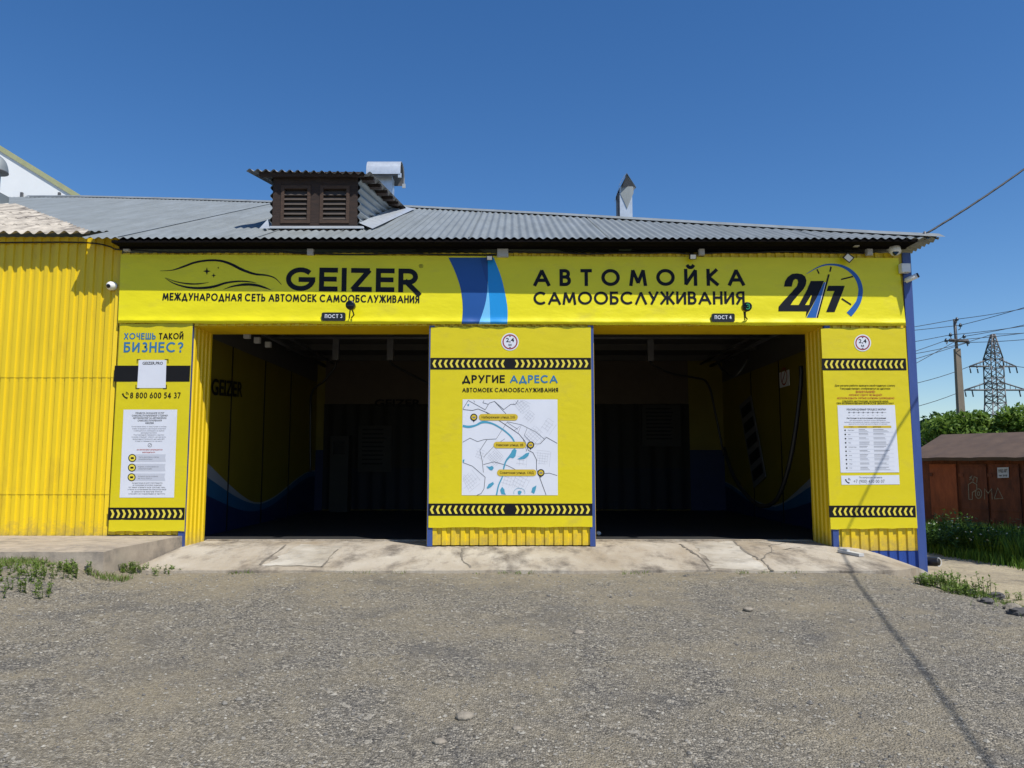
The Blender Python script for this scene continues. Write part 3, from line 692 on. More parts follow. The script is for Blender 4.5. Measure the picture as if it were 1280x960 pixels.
mb.build('hood', v1)
yv = 14.6; a = P(774.5, 234, yv); b = P(791, 290, yv)
v2 = thing('roof_vent', 'slim square zinc vent duct with a peaked folded hood on the right roof slope', 'roof vent', ((a.x + b.x) / 2, yv, b.z))
mb = MB(); mb.box((a.x, yv, b.z - .3), (b.x, yv + .28, a.z), ZINC); mb.box((a.x - .04, yv + .05, b.z - .3), (a.x - .002, yv + .25, a.z - .1), STEELG); mb.build('duct', v2)
mb = MB(); V = lambda px, py, dy: P(px, py, yv + dy)
apF, apB = V(783.5, 216, -.20), V(780.5, 219, .55); rF, rB = V(795, 233.5, .12), V(793, 236, .5); lF, lB = V(768, 252, .10), V(770, 248, .5); lo = V(784, 260.5, -.015)
mid = [(apF + lF) / 2 + Vector((-.02, 0, .05)), (apB + lB) / 2 + Vector((-.02, 0, .05))]
mb.slab([apF, rF, rB, apB], (0.004, 0, -.012), STEELG); mb.slab([apF, mid[0], mid[1], apB], (0, 0, -.012), ZINC); mb.slab([mid[0], lF, lB, mid[1]], (0, 0, -.012), ZINC)
k0, k1 = V(775.5, 242, -.012), V(792, 241, -.012)
mb.slab([apF + Vector((0, .1, -.02)), V(794, 234, .0), V(791.5, 240, .0), V(776, 240, .0), mid[0] + Vector((.02, .1, -.03))], (0, .01, 0), STEELG)  # dark sheet standing for the shaded inside of the hood
mb.slab([k0, lo, k1, V(791.5, 233, -.012), V(776.5, 233, -.012)], (0, .006, 0), GALV)
mb.build('hood', v2)
yv = 17.5; c = P(-6, 213, yv)
v3 = thing('roof_vent', 'round grey vent pipe with a domed cap at the far left roof edge', 'roof vent', (c.x, yv, c.z - 1))
mb = MB(); mb.tube([(c.x, yv, c.z - 1.0), (c.x, yv, c.z + .05)], .12, ZINC, 14); mb.box((c.x - .3, yv - .2, c.z - .95), (c.x + .24, yv + .2, c.z - .58), GALV); mb.build('pipe', v3)
mb = MB(); mb.sphere((c.x, yv, c.z - .02), .27, GALV, 18, 8, (1, 1, 1.45), 0); mb.tube([(c.x, yv, c.z - .05), (c.x, yv, c.z - .02)], .275, STEELG, 18); mb.build('cap', v3)

# ------------------------------------------------------------------ annex at the left
ann = thing('annex_building', 'yellow ribbed-sheet annex wall with a wavy beige slate roof at the left', 'building', (-8, FY, .55))
AX0 = -14.0
def z_of(py): return F(60, py).z
mb = MB(); zs = [.545, z_of(618), z_of(472), 4.83]
for k in range(3): corr(mb, AX0, XL - .012, zs[k] + (.0 if k else 0), zs[k + 1] + .03, FY + .012 - .006 * k, YSHEET)
mb.build('wall', ann)
mb = MB(); mb.box((AX0, FY + .05, .2), (XL - .3, 19.6, 4.4), YSHEET); mb.build('wall', ann)
zes = P(60, 293, FY - .24).z; ya = FY - .24
SZ = lambda x, y: zes + SL * (y - ya) + .02
def slhi(x):
    # diagonal edge from pixel (118,293) up to (10,252)
    return ya + .05 + max(0, (XRL - .02 - x)) * 2.2
mb = MB()
def slatetop(x):
    p0 = P(119, 293, ya); best = ya + .02
    # intersection of the slate plane with the vertical plane through the photo diagonal
    k = ((119 - 8) / (293 - 251.0))
    for y in np.arange(ya, 22, .05):
        z = SZ(x, y); d = Vector((x, y, z - EYE)); fw = d.y * CT + d.z * ST; up = -d.y * ST + d.z * CT
        px = 640 + FPX * d.x / fw; py = 480 - FPX * up / fw
        if px > 119 - (293 - py) * k: return max(best, y)
    return 22
xs_ = np.linspace(AX0, XRL + .05, 40); tb = [min(16.5, slatetop(x)) for x in xs_]
top_f = lambda x: float(np.interp(x, xs_, tb))
courses = [(ya, ya + 1.15), (ya + 1.02, ya + 2.25), (ya + 2.1, ya + 3.4), (ya + 3.25, ya + 6)]
for k, (c0, c1) in enumerate(courses):
    x_end = XRL + .05
    seg = [x for x in np.arange(AX0, x_end, .0219)]
    v = []; fs = []; cnt = 0; prev = None
    for x in seg:
        t = top_f(x)
        if t <= c0 + .05: prev = None; continue
        d = .026 * math.sin(2 * math.pi * x / .175); y1 = min(c1, t)
        v += [(x, c0, SZ(x, c0) + d + .010), (x, (c0 + y1) / 2, SZ(x, (c0 + y1) / 2) + d + .005), (x, y1, SZ(x, y1) + d)]
        if prev is not None: fs += [(prev, cnt, cnt + 1, prev + 1), (prev + 1, cnt + 1, cnt + 2, prev + 2)]
        prev = cnt; cnt += 3
    if v: mb.add(v, fs, SLATE, True)
srf = mb.build('roof', ann)
# cable runs are things of their own, below

# ------------------------------------------------------------------ white gabled building far left
gb = thing('gabled_building', 'white clad gable with an olive verge rising behind the left roof', 'building', P(-120, 300, 34))
mb = MB(); Yg = 34; pts = [P(103, 248, Yg), P(-130, 104, Yg), P(-360, 248, Yg), P(-360, 330, Yg), P(103, 330, Yg)]
mb.slab(pts, (0, 12, 0), WALLW); mb.build('wall', gb)
mb = MB()
for e in ((104, 248.6, -130, 104), (-130, 104, -361, 248.6)):
    p, q2 = P(e[0], e[1], Yg - .06), P(e[2], e[3], Yg - .06)
    mb.slab([p + Vector((0, 0, .10)), q2 + Vector((0, 0, .10)), q2 + Vector((0, 0, -.16)), p + Vector((0, 0, -.16))], (0, 12.5, 0), GREENTRIM)
mb.build('verge_trim', gb)
for px in (27, 74): mb = MB(); p = P(px, 246, Yg - .15); mb.box((p.x - .05, p.y - .05, p.z - .3), (p.x + .05, p.y + .05, p.z + .2), STEELG); mb.build('snow_guard', gb)

# ------------------------------------------------------------------ fascia banner
BO = .050
ban = thing('fascia_banner', 'long lemon yellow banner with big black lettering and a clock emblem above both bays', 'banner', F(640, 403))
mb = MB(); NXb, NZb = 160, 18; v = []
TL, TR, BL, BR = (151, 318), (1123, 322.5), (147.5, 403.5), (1132.5, 406.5)
def banw(u, t):                         # stand-off of the cloth: hem bulge near the bottom, faint ripples elsewhere
    hem = math.exp(-(t / .06) ** 2); o = .0012 * nz2(u * 30, t * 3, 1, 3) * (1 - hem)
    return o + hem * (.03 + .018 * nz2(u * 34, 0, 1, 8)) - .035 * math.exp(-(t / .018) ** 2)
for j in range(NZb + 1):
    t = (j / NZb) ** 1.7
    for i in range(NXb + 1):
        u = i / NXb; x = (BL[0] + (TL[0] - BL[0]) * t) * (1 - u) + (BR[0] + (TR[0] - BR[0]) * t) * u
        y = (BL[1] + (TL[1] - BL[1]) * t) * (1 - u) + (BR[1] + (TR[1] - BR[1]) * t) * u
        if j == 0: y += .8 * nz2(u * 22, 1, 1, 6) + .5
        v.append(F(x, y, BO + banw(u, t)))
mb.add(v, [(j * (NXb + 1) + i, j * (NXb + 1) + i + 1, (j + 1) * (NXb + 1) + i + 1, (j + 1) * (NXb + 1) + i) for j in range(NZb) for i in range(NXb)], YBAN, True)
mb.build('banner_cloth', ban)
L1 = BO + .0035
mb = MB()
stext(mb, 'GEIZER', 357, 363.5, 524, 365.5, 29.5, NAVYV, L1, .205, .16)
ftext(mb, '®', 523.5, 335, 529, 5, NAVYV, L1)
stext(mb, 'МЕЖДУНАРОДНАЯ СЕТЬ АВТОМОЕК САМООБСЛУЖИВАНИЯ', 203, 375.5, 524, 379, 9.8, NAVYV, L1, .205, .19)
stext(mb, 'АВТОМОЙКА', 667, 357.8, 931, 357.3, 21.5, NAVYV, L1, .205, .62)
stext(mb, 'САМООБСЛУЖИВАНИЯ', 667, 381, 931, 380.5, 16.5, NAVYV, L1, .185, .15)
mb.build('lettering', ban)
mb = MB(); Z = lambda pts, k, ox, oy: [(ox + x / k, oy + y / k) for x, y in pts]
zz = lambda *p: Z(p, 1280 / 170, 190, 320)
sw = lambda pts, ws: line(mb, zz(*pts), ws, NAVYV, L1 , smooth=6)
sw([(75, 140), (190, 133), (300, 98), (400, 62), (520, 42), (640, 45), (740, 75), (840, 125), (960, 168), (1080, 182), (1160, 210), (1220, 272)], [.3, 1.1, 2.2, 2.4, 2.5, 2.7, 3.2, 3.4, 2.6, 1.8, 1.3, .3])
sw([(120, 205), (200, 255), (320, 292), (450, 302), (580, 288), (700, 252), (820, 238), (920, 243), (985, 255)], [.3, 1.3, 2.2, 2.8, 3.0, 2.4, 1.9, 1.4, .2])
sw([(125, 203), (220, 240), (330, 260), (440, 262), (535, 248)], [.2, 1.1, 1.7, 1.6, .2])
sw([(670, 315), (760, 285), (880, 268), (980, 275), (1060, 297), (1125, 322)], [.2, 1.8, 3.2, 3.0, 2.2, .2])
for cx, cy, r in ((516, 143, 36), (580, 184, 22), (624, 112, 12)):
    st = []
    for k in range(8): a = k * math.pi / 4; q2 = r if k % 2 == 0 else r * .33; st.append((cx + q2 * math.cos(a), cy + q2 * math.sin(a)))
    sheet(mb, zz(*st), NAVYV, L1)
mb.build('car_swoosh', ban)
mb = MB()                                     # blue curved stripe
def bez(pts, k=8): return spline(pts, 1, k)[0]
eL = bez([(560.5, 322), (569, 340), (576, 362), (578.5, 385), (577, 406)]); eM = bez([(609.5, 322), (609.8, 350), (607, 378), (598, 406)])
eM2 = bez([(609.7, 352), (612, 378), (613, 406)]); eR = bez([(617, 322), (626, 345), (632, 370), (634.5, 388), (634, 406)]); e0 = bez([(600, 322), (604, 338), (609.4, 356)])
def strip(xa, xb, y0, y1, m, lay):
    v = []; n = 24
    for k in range(n + 1):
        y = y0 + (y1 - y0) * (1 - (1 - k / n) ** 1.8); t = max(0, (404.9 - y) / 84.5)
        for c in range(7):
            x = xa(y) + (xb(y) - xa(y)) * c / 6; v.append(F(x, y, BO + banw((x - 148) / 984, t) + lay))
    mb.add(v, [(k * 7 + c, (k + 1) * 7 + c, (k + 1) * 7 + c + 1, k * 7 + c + 1) for k in range(n) for c in range(6)], m)
ip = lambda e: (lambda y: float(np.interp(y, [p[1] for p in e], [p[0] for p in e])))
strip(ip(eL), ip(eM), 322, 405.0, DBLUEV, .0035); strip(ip(e0), ip(eM), 322, 355.5, DBLUEV2, .0045)
right = lambda y: ip(eM)(y) if y < 352 else ip(eM2)(y)
strip(right, ip(eR), 322, 405.2, MBLUEV, .0035); strip(ip(eM), ip(eM2), 353, 405.0, LBLUEV, .0045)
mb.build('blue_stripe', ban)
mb = MB(); q = lambda *p: Z(p, 1280 / 140, 960, 320)      # round-the-clock emblem
K = L1
# figure two
sheet(mb, q((182, 350), (195, 290), (225, 240), (275, 205), (330, 198), (390, 208), (425, 235), (440, 280), (432, 330), (405, 380), (350, 440), (290, 510), (258, 560), (350, 560), (440, 400), (490, 285), (640, 285), (600, 380), (560, 470), (430, 705), (440, 632), (120, 630), (122, 578), (180, 510), (260, 425), (330, 345), (345, 300), (335, 268), (312, 262), (290, 280), (270, 350)), NAVYV, K)
sheet(mb, q((492, 450), (500, 450), (470, 560), (425, 560)), YBAN, K + .0008)
sheet(mb, q((640, 300), (655, 300), (545, 705), (440, 705), (560, 470)), BLUEV, K + .001)
sheet(mb, q((655, 300), (662, 300), (556, 705), (547, 705)), WHITEV, K + .0016)
line(mb, q((697, 210), (563, 705)), 2.0, NAVYV, K + .0022)
sheet(mb, q((690, 340), (878, 340), (850, 420), (762, 640), (665, 640), (760, 400), (670, 400)), NAVYV, K)
arcp = [(440, 205), (540, 145), (640, 105), (740, 98), (850, 118), (940, 168), (1010, 240), (1050, 330), (1058, 420), (1035, 520), (985, 600), (925, 670)]
line(mb, q(*arcp), [.4, 1.2, 1.8, 2.2, 3.2, 4.2, 5.0, 5.4, 5.6, 6.0, 7.0, 7.6], BLUEV, K, smooth=5)
for a, b, w_ in (((560, 152), (584, 202), 1.6), ((722, 122), (708, 180), 1.9), ((836, 268), (972, 234), 1.7), ((842, 486), (950, 556), 1.9)): line(mb, q(a, b), w_, NAVYV, K)
mb.build('clock_emblem', ban)

# ------------------------------------------------------------------ posters
PO = .034
def poster(name, label, corners, nm='poster_sheet'):
    bx = sum(c[0] for c in corners) / 4; by = max(c[1] for c in corners)
    t = thing(name, label, 'poster', F(bx, by))
    mb = MB(); n = 14; v = []
    (ax, ay), (bx_, by_), (cx, cy), (dx, dy) = corners              # TL TR BR BL
    for j in range(n + 1):
        for i in range(n + 1):
            u, s_ = i / n, j / n; X = (ax * (1 - s_) + dx * s_) * (1 - u) + (bx_ * (1 - s_) + cx * s_) * u; Y_ = (ay * (1 - s_) + dy * s_) * (1 - u) + (by_ * (1 - s_) + cy * s_) * u
            o = PO + .001 * nz2(u * 5, s_ * 7, 1, len(label)) * (1 if 0 < i < n else .3)
            if j == n: o += .010 + .006 * nz2(u * 9, 2); Y_ += .7 * nz2(u * 12, 3)
            v.append(F(X, Y_, o))
    mb.add(v, [(j * (n + 1) + i, (j + 1) * (n + 1) + i, (j + 1) * (n + 1) + i + 1, j * (n + 1) + i + 1) for j in range(n) for i in range(n)], YPOST, True)
    mb.build(nm, t); return t
L2 = PO + .003
def chevrons(t, x0, x1, ya_, yb_, groups):
    mb = MB(); sheet(mb, [(x0[0], ya_), (x1[0], ya_), (x1[1], yb_), (x0[1], yb_)], BLACKV, L2)
    h = yb_ - ya_; c = (ya_ + yb_) / 2
    for (a, b, n, d) in groups:
        st = (b - a) / n
        for k in range(n):
            x = a + (k + .5) * st; w_ = st * .36; e = h * .33; th_ = st * .40
            if d < 0: pts = [(x - w_, c), (x + w_ - th_, c - e), (x + w_, c - e), (x - w_ + th_, c), (x + w_, c + e), (x + w_ - th_, c + e)]
            else: pts = [(x + w_, c), (x - w_ + th_, c - e), (x - w_, c - e), (x + w_ - th_, c), (x - w_, c + e), (x - w_ + th_, c + e)]
            sheet(mb, pts, CHEVY, L2 + .001)
    mb.build('chevron_strip', t)
def height_badge(t, cx, cy, r):
    mb = MB(); disc(mb, cx, cy, r, WHITEV, L2); disc(mb, cx, cy, r * .86, REDRING, L2 + .0008, r2=r * .72)
    ftext(mb, '2,4', cx - r * .47, cy + r * .02, cx + r * .47, r * .48, NAVYV, L2 + .0008, .02); ftext(mb, 'м', cx - r * .17, cy + r * .46, cx + r * .17, r * .30, NAVYV, L2 + .0008, .02)
    for s_ in (-1, 1): sheet(mb, [(cx - r * .14, cy + s_ * r * .68), (cx + r * .14, cy + s_ * r * .68), (cx, cy + s_ * r * .54)], NAVYV, L2 + .0008)
    mb.build('height_limit_badge', t)
def phone(mb, cx, cy, s, m, off):
    line(mb, [(cx - .45 * s, cy - .35 * s), (cx - .3 * s, cy + .05 * s), (cx + .05 * s, cy + .38 * s), (cx + .42 * s, cy + .5 * s)], [.34 * s, .22 * s, .22 * s, .34 * s], m, off, smooth=4)
    for k in (.3, .55): line(mb, [(cx + .05 * s + k * s * math.cos(a), cy - .05 * s + k * s * math.sin(a)) for a in (-1.45, -1.1, -.8, -.45, -.1)], .10 * s, m, off)

# left poster
pL = poster('advert_poster', 'yellow poster with a black band, phone number and white notice left of the left bay', [(150, 405), (241, 404), (230.5, 664), (135.5, 664)])
mb = MB(); stext(mb, 'ХОЧЕШЬ', 155, 424.3, 194.5, 424.3, 8.2, TXTBLUE, L2, .2); stext(mb, 'ТАКОЙ', 198.5, 424.3, 229, 424.3, 8.2, BLACKV, L2, .2)
stext(mb, 'БИЗНЕС?', 154.5, 440.5, 229, 440.5, 13, TXTBLUE, L2, .19, .2); phone(mb, 156.5, 494.2, 7, BLACKV, L2); stext(mb, '8 800 600 54 37', 162.5, 498, 225.5, 498, 7.6, BLACKV, L2, .18, .2)
mb.build('lettering', pL)
mb = MB(); sheet(mb, [(143.5, 457), (238, 457), (237, 477), (142, 477)], BLACKV, L2); mb.build('black_band', pL)
mb = MB(); sheet(mb, [(173.5, 450), (208, 450), (207, 485), (171.5, 485)], WHITEV, L2 + .0016)
for x, y, sx_, sy_ in ((171, 449, 1, 1), (210.5, 449, -1, 1), (169.5, 486, 1, -1), (208.5, 486, -1, -1)): sheet(mb, [(x, y), (x + 4.6 * sx_, y), (x + 4.6 * sx_, y + .9 * sy_), (x + .9 * sx_, y + .9 * sy_), (x + .9 * sx_, y + 5 * sy_), (x, y + 5 * sy_)], BLACKV, L2 + .001)
ftext(mb, 'GEIZER.PRO', 178, 455.8, 203.5, 3.7, BLACKV, L2 + .0024, .02); mb.build('web_plate', pL)
mb = MB(); sheet(mb, [(154.5, 512), (221.5, 512), (217.5, 622), (149.5, 622)], WHITEV, L2); N3 = L2 + .001
yy = 517.5
for s_, w_ in (('ПРАВИЛА ОКАЗАНИЯ УСЛУГ', 36), ('САМООБСЛУЖИВАЕМОЙ СТОЯНКИ', 45), ('АВТОМОБИЛЕЙ НА АВТОМОЙКАХ', 42), ('САМООБСЛУЖИВАНИЯ', 30), ('GEIZER', 11)):
    c = 187.5 - (yy - 512) * .03; ftext(mb, s_, c - w_ / 2, yy, c + w_ / 2, 2.2, BLACKV, N3, .015); yy += 3.1
yy = 534
for s_, w_ in (('Оплачивая бокс и приступая к мойке,', 44), ('клиент соглашается с настоящими правилами', 42), ('и обязуется их соблюдать во время', 38), ('нахождения на мойке.', 20), ('Посторонние предметы внутри', 38), ('кузова следует убрать до начала,', 43), ('администрация не несёт', 40), ('ответственности за них', 34)):
    c = 187 - (yy - 512) * .03; ftext(mb, s_, c - w_ / 2, yy, c + w_ / 2, 1.7, GREYTXT, N3); yy += 2.6
disc(mb, 187.3, 556.5, 2.6, GREYTXT, N3, 18, 2.0); line(mb, [(185.6, 558.2), (189, 554.8)], .6, GREYTXT, N3)
ftext(mb, 'на автомойке запрещается', 171, 563, 203, 2.1, REDTXT, N3, .01); ftext(mb, 'находиться:', 178, 566.2, 194, 2.0, REDTXT, N3, .01)
for k, (s1, s2) in enumerate((('Мыть двигатель и салон', 'автомобиля в боксе'), ('Курить и пользоваться', 'открытым огнём'), ('Оставлять мусор и коврики', 'на полу бокса'))):
    y = 572.5 + k * 12; x = 165.3 - k * .4
    sheet(mb, [(x + 3, y - 4.6), (x + 42, y - 4.6), (x + 41, y), (x + 42, y + 4.6), (x + 3, y + 4.6)], PALEV, N3)
    disc(mb, x, y, 5, BLACKV, N3 + .0008, 20); disc(mb, x, y, 3.9, CHEVY, N3 + .0016, 20); sheet(mb, rrect(x - 2, y - 1.1, x + 2, y + 1.3, .6), BLACKV, N3 + .0024)
    ftext(mb, s1, x + 8, y - .4, x + 33, 1.6, GREYTXT, N3 + .0008); ftext(mb, s2, x + 8, y + 2.2, x + 25, 1.6, GREYTXT, N3 + .0008)
yy = 604.5
for s_, w_ in (('Администрация не несёт ответственности', 38), ('за повреждения автомобиля, возникшие', 36), ('по вине клиента или третьих лиц,', 46), ('а также за оставленные без присмотра вещи', 48), ('и ценности внутри бокса', 38), ('спасибо за понимание и чистоту', 46)):
    c = 184 - (yy - 600) * .03; ftext(mb, s_, c - w_ / 2, yy, c + w_ / 2, 1.8, GREYTXT, N3, .01); yy += 2.7
mb.build('notice', pL)
chevrons(pL, (135.2, 134.6), (231, 230.4), 634.5, 650, [(137, 229.5, 13, 1)])

# middle poster
pM = poster('map_poster', 'yellow poster with a street map on the pier between the two bays', [(538.5, 409), (738.5, 408.5), (740.5, 658.5), (535.5, 659.5)])
height_badge(pM, 637.5, 427.3, 11)
chevrons(pM, (538.3, 538.1), (738.6, 738.7), 447.3, 461.8, [(539.5, 632, 13, -1), (642.5, 736.5, 13, 1)]); chevrons(pM, (535.8, 535.6), (740.4, 740.5), 629.4, 644.8, [(536.5, 632, 13, -1), (643, 738.5, 13, 1)])
mb = MB(); stext(mb, 'ДРУГИЕ', 577.8, 478.8, 631, 478.8, 10, BLACKV, L2, .2, .17); stext(mb, 'АДРЕСА', 637.5, 478.8, 697, 478.8, 10, TXTBLUE, L2, .2, .17); stext(mb, 'АВТОМОЕК САМООБСЛУЖИВАНИЯ', 577.8, 490.3, 697.6, 490.3, 5.6, BLACKV, L2, .19, .2); mb.build('lettering', pM)
mb = MB(); sheet(mb, [(578.3, 499.2), (696.8, 499.2), (697.3, 619), (577.2, 619)], WHITEV, L2)
q = lambda *p: Z(p, 960 / 140, 570, 490)
MD = mat('map_road', (.085, .09, .105), .6, var=.05); M1, M2, M3, M4 = L2 + .0008, L2 + .0016, L2 + .0024, L2 + .0036
rr = random.Random(5)
for cx, cy, a, nn, sp_ in ((330, 560, .8, 7, 17), (110, 760, .9, 6, 26), (660, 380, .75, 6, 26), (740, 570, .1, 6, 22), (560, 110, .9, 6, 22), (780, 290, .6, 4, 30), (540, 770, .5, 5, 30), (440, 760, .3, 4, 28), (200, 540, .4, 4, 24), (560, 600, .1, 3, 30), (620, 210, .7, 4, 24)):
    ln = nn * sp_ * .5
    for k in range(nn):
        t = (k - nn / 2) * sp_
        for b in (a, a + 1.57):
            l2 = ln * rr.uniform(.5, 1); p = (cx + t * -math.sin(b) - l2 * math.cos(b), cy + t * math.cos(b) - l2 * math.sin(b)); e = (p[0] + 2 * l2 * math.cos(b), p[1] + 2 * l2 * math.sin(b))
            p = (min(862, max(60, p[0])), min(875, max(72, p[1]))); e = (min(862, max(60, e[0])), min(875, max(72, e[1])))
            line(mb, q(p, e), .22, LGREYTXT, M1 + .00002 * k)
for pts, w_ in (([(60, 150), (140, 158), (190, 145), (250, 170), (400, 265), (540, 360), (590, 420), (620, 500), (660, 520), (690, 580), (690, 660), (720, 740), (772, 882)], .75), ([(60, 145), (105, 72), (250, 152), (285, 95), (330, 80), (410, 150), (470, 105), (510, 105), (533, 70)], .6),
                ([(152, 72), (160, 88)], .5), ([(240, 72), (230, 92), (275, 105)], .6), ([(330, 80), (440, 200)], .6), ([(58, 430), (120, 395), (185, 425), (240, 408), (345, 402)], .6), ([(345, 402), (440, 255)], .4), ([(265, 408), (205, 500), (225, 590), (235, 690)], .55), ([(60, 605), (140, 635), (250, 730), (240, 830), (215, 870), (180, 884)], .65),
                ([(235, 622), (325, 598), (440, 630), (500, 660), (560, 700)], .6), ([(720, 445), (775, 388), (868, 440)], .7), ([(720, 445), (640, 445)], .4), ([(740, 700), (800, 695), (868, 716)], .6), ([(440, 255), (560, 280), (680, 340), (760, 405)], .45), ([(235, 560), (330, 460), (420, 400)], .4), ([(400, 265), (500, 330), (560, 285), (530, 355)], .4), ([(610, 310), (585, 370), (635, 420)], .4), ([(440, 262), (530, 320)], .4), ([(258, 170), (380, 235)], .4), ([(575, 400), (605, 500), (600, 510)], .5)):
    line(mb, q(*pts), w_, MD, M2)
line(mb, q((58, 290), (110, 298), (170, 285), (230, 258), (310, 270), (400, 320), (470, 380), (500, 430), (505, 480), (470, 540), (430, 590), (410, 650), (400, 720), (365, 800), (348, 882)), [2.6, 3.0, 2.2, 3.0, 2.0, 1.8, 1.8, 1.8, 1.8, 3.0, 2.0, 1.8, 1.6, 1.7, 1.8], RIVER, M3, smooth=4)
for bl in ([(455, 560), (480, 500), (500, 485), (520, 500), (510, 550), (490, 568)], [(525, 575), (570, 548), (600, 525), (630, 518), (620, 548), (590, 572), (550, 577)], [(258, 635), (285, 642), (310, 632), (325, 650), (310, 672), (290, 668), (275, 650)], [(262, 822), (280, 790), (318, 770), (326, 788), (300, 815), (272, 830)], [(378, 840), (395, 812), (415, 835), (418, 862), (428, 880), (390, 875)], [(645, 858), (655, 820), (690, 800), (682, 840), (670, 872)], [(530, 850), (548, 845), (565, 855), (550, 880), (532, 875)], [(58, 580), (74, 578), (68, 600), (58, 605)], [(95, 108), (115, 102), (108, 122)]):
    sheet(mb, q(*bl), RIVER, M3 + .0004)
line(mb, q(*[(543 + 48 * math.cos(a), 862 + 38 * math.sin(a)) for a in np.linspace(2.8, 6.6, 14)]), .4, RIVER, M3)
for (bx0, bx1, by, cx, s_) in ((196, 530, 216, 153, 'Набережная улица, 21Б'), (322, 600, 454, 640, 'Невская улица, 2В'), (352, 690, 692, 728, 'Советская улица, 130Д')):
    a, b = q((bx0, by - 28), (bx1, by + 28)); sheet(mb, rrect(a[0], a[1], b[0], b[1], 3.9), OCHRE, M4); a, b = q((bx0 + 24, by + 10), (bx1 - 24, by)); ftext(mb, s_, a[0], a[1], b[0], 3.0, BLACKV, M4 + .0008, .012)
    (cx_, cy_), = q((cx, by)); disc(mb, cx_, cy_, 4.5, BLACKV, M4, 22); sheet(mb, [(cx_ - 1.2, cy_ + 4), (cx_ + 1.2, cy_ + 4), (cx_, cy_ + 6.2)], BLACKV, M4 + .0006); disc(mb, cx_, cy_, 3.2, OCHRE, M4 + .0008, 20); sheet(mb, rrect(cx_ - 1.9, cy_ - .7, cx_ + 1.9, cy_ + 1.1, .6), GREYTXT, M4 + .0016)
mb.build('street_map', pM)

# right poster
pR = poster('instruction_poster', 'yellow poster with small print and a white instruction table right of the right bay', [(1026, 410.5), (1131.5, 410), (1147, 660), (1038.5, 661.5)])
height_badge(pR, 1078.3, 428.6, 10.6)
chevrons(pR, (1026.8, 1027.5), (1132.3, 1133.2), 448, 462.8, [(1029.5, 1130.5, 15, -1)]); chevrons(pR, (1035.8, 1036.5), (1144.2, 1145), 632, 646.8, [(1040, 1142.5, 15, -1)])
mb = MB()
for y, x0_, x1_, s_, m, h in ((483, 1043.5, 1119, 'Для начала работы внесите необходимую сумму', BLACKV, 2.3), (486.8, 1050, 1113, 'Текущий баланс отобразится на дисплее', BLACKV, 2.3), (491.2, 1070, 1094, 'ВНИМАНИЕ!', REDTXT, 2.9), (494.8, 1061, 1103, 'АППАРАТ СДАЧУ НЕ ВЫДАЁТ', REDTXT, 2.2), (498.8, 1046.5, 1118, 'ИСПОЛЬЗОВАТЬ МЯТЫЕ КУПЮРЫ ЗАПРЕЩЕНО', REDTXT, 2.2), (502.8, 1053, 1111, 'СЛЕДУЙТЕ ИНСТРУКЦИИ, УКАЗАННОЙ НИЖЕ,', BLACKV, 2.2), (505.3, 1046, 1117, 'ПРИ ВОЗНИКНОВЕНИИ ВОПРОСОВ ЗВОНИТЕ НАМ', BLACKV, 2.2)):
    ftext(mb, s_, x0_, y, x1_, h, m, L2, .012)
mb.build('lettering', pR)
mb = MB(); sheet(mb, [(1046.8, 506.5), (1118.5, 506.3), (1124, 590.5), (1050.8, 590.8)], WHITEV, L2)
ftext(mb, 'РЕКОМЕНДУЕМЫЙ ПРОЦЕСС МОЙКИ', 1058.5, 513, 1107.5, 2.3, BLACKV, N3, .015)
line(mb, [(1060, 515.6), (1108, 515.6)], .3, GREYTXT, N3)
for k in range(8): x = 1061.5 + k * 5.9; disc(mb, x, 515.6, 1.0, GREYTXT, N3 + .0008, 12); line(mb, [(x - 1.2, 519.3), (x + 1.2, 519.3)], .5, LGREYTXT, N3)
ftext(mb, 'Инструкция по использованию оборудования', 1058.5, 523.6, 1107.5, 2.0, BLACKV, N3, .012)
for y, x0_, x1_, s_ in ((526.2, 1062, 1107, 'для безопасной и быстрой мойки автомобиля'), (528.4, 1055.5, 1112.5, 'выберите программу на панели и дождитесь подачи воды'), (530.6, 1061, 1109, 'держите пистолет на расстоянии от кузова')): ftext(mb, s_, x0_, y, x1_, 1.4, GREYTXT, N3)
sheet(mb, [(1054.5, 532.3), (1114, 532.1), (1114.2, 534.9), (1054.7, 535.1)], OCHRE, N3)
for x, s_ in ((1061, 'ЭТАП'), (1073, 'ОПИСАНИЕ'), (1091, 'ДЕЙСТВИЕ')): ftext(mb, s_, x, 534.3, x + len(s_) * 1.3, 1.3, BLACKV, N3 + .001)
names = ('Подготовка', 'Вода', 'Шампунь', 'Пена', 'Активная пена', 'Воск', 'Щётка', 'Осмос', 'Обдув', 'Стоп')
for k, s_ in enumerate(names):
    y = 537.8 + k * 5.25; dx = .045 * (y - 507)
    disc(mb, 1055 + dx, y, 1.05, BLACKV, N3, 8); ftext(mb, s_, 1058.5 + dx, y + .6, 1058.5 + dx + len(s_) * .75, 1.4, GREYTXT, N3)
    for c, wmax in ((1072, 13), (1090, 20)):
        for j in range(2 if k % 3 else 3): line(mb, [(c + dx, y - 1 + j * 1.4), (c + dx + wmax * rr.uniform(.6, 1), y - 1 + j * 1.4)], .55, GREYTXT if j == 0 else LGREYTXT, N3)
    line(mb, [(1054 + dx, y + 2.7), (1115 + dx, y + 2.7)], .2, PALEV, N3)
mb.build('instruction_table', pR)
mb = MB(); sheet(mb, [(1051.3, 594.5), (1124, 593.8), (1124.6, 605.5), (1052, 606)], WHITEV, L2)
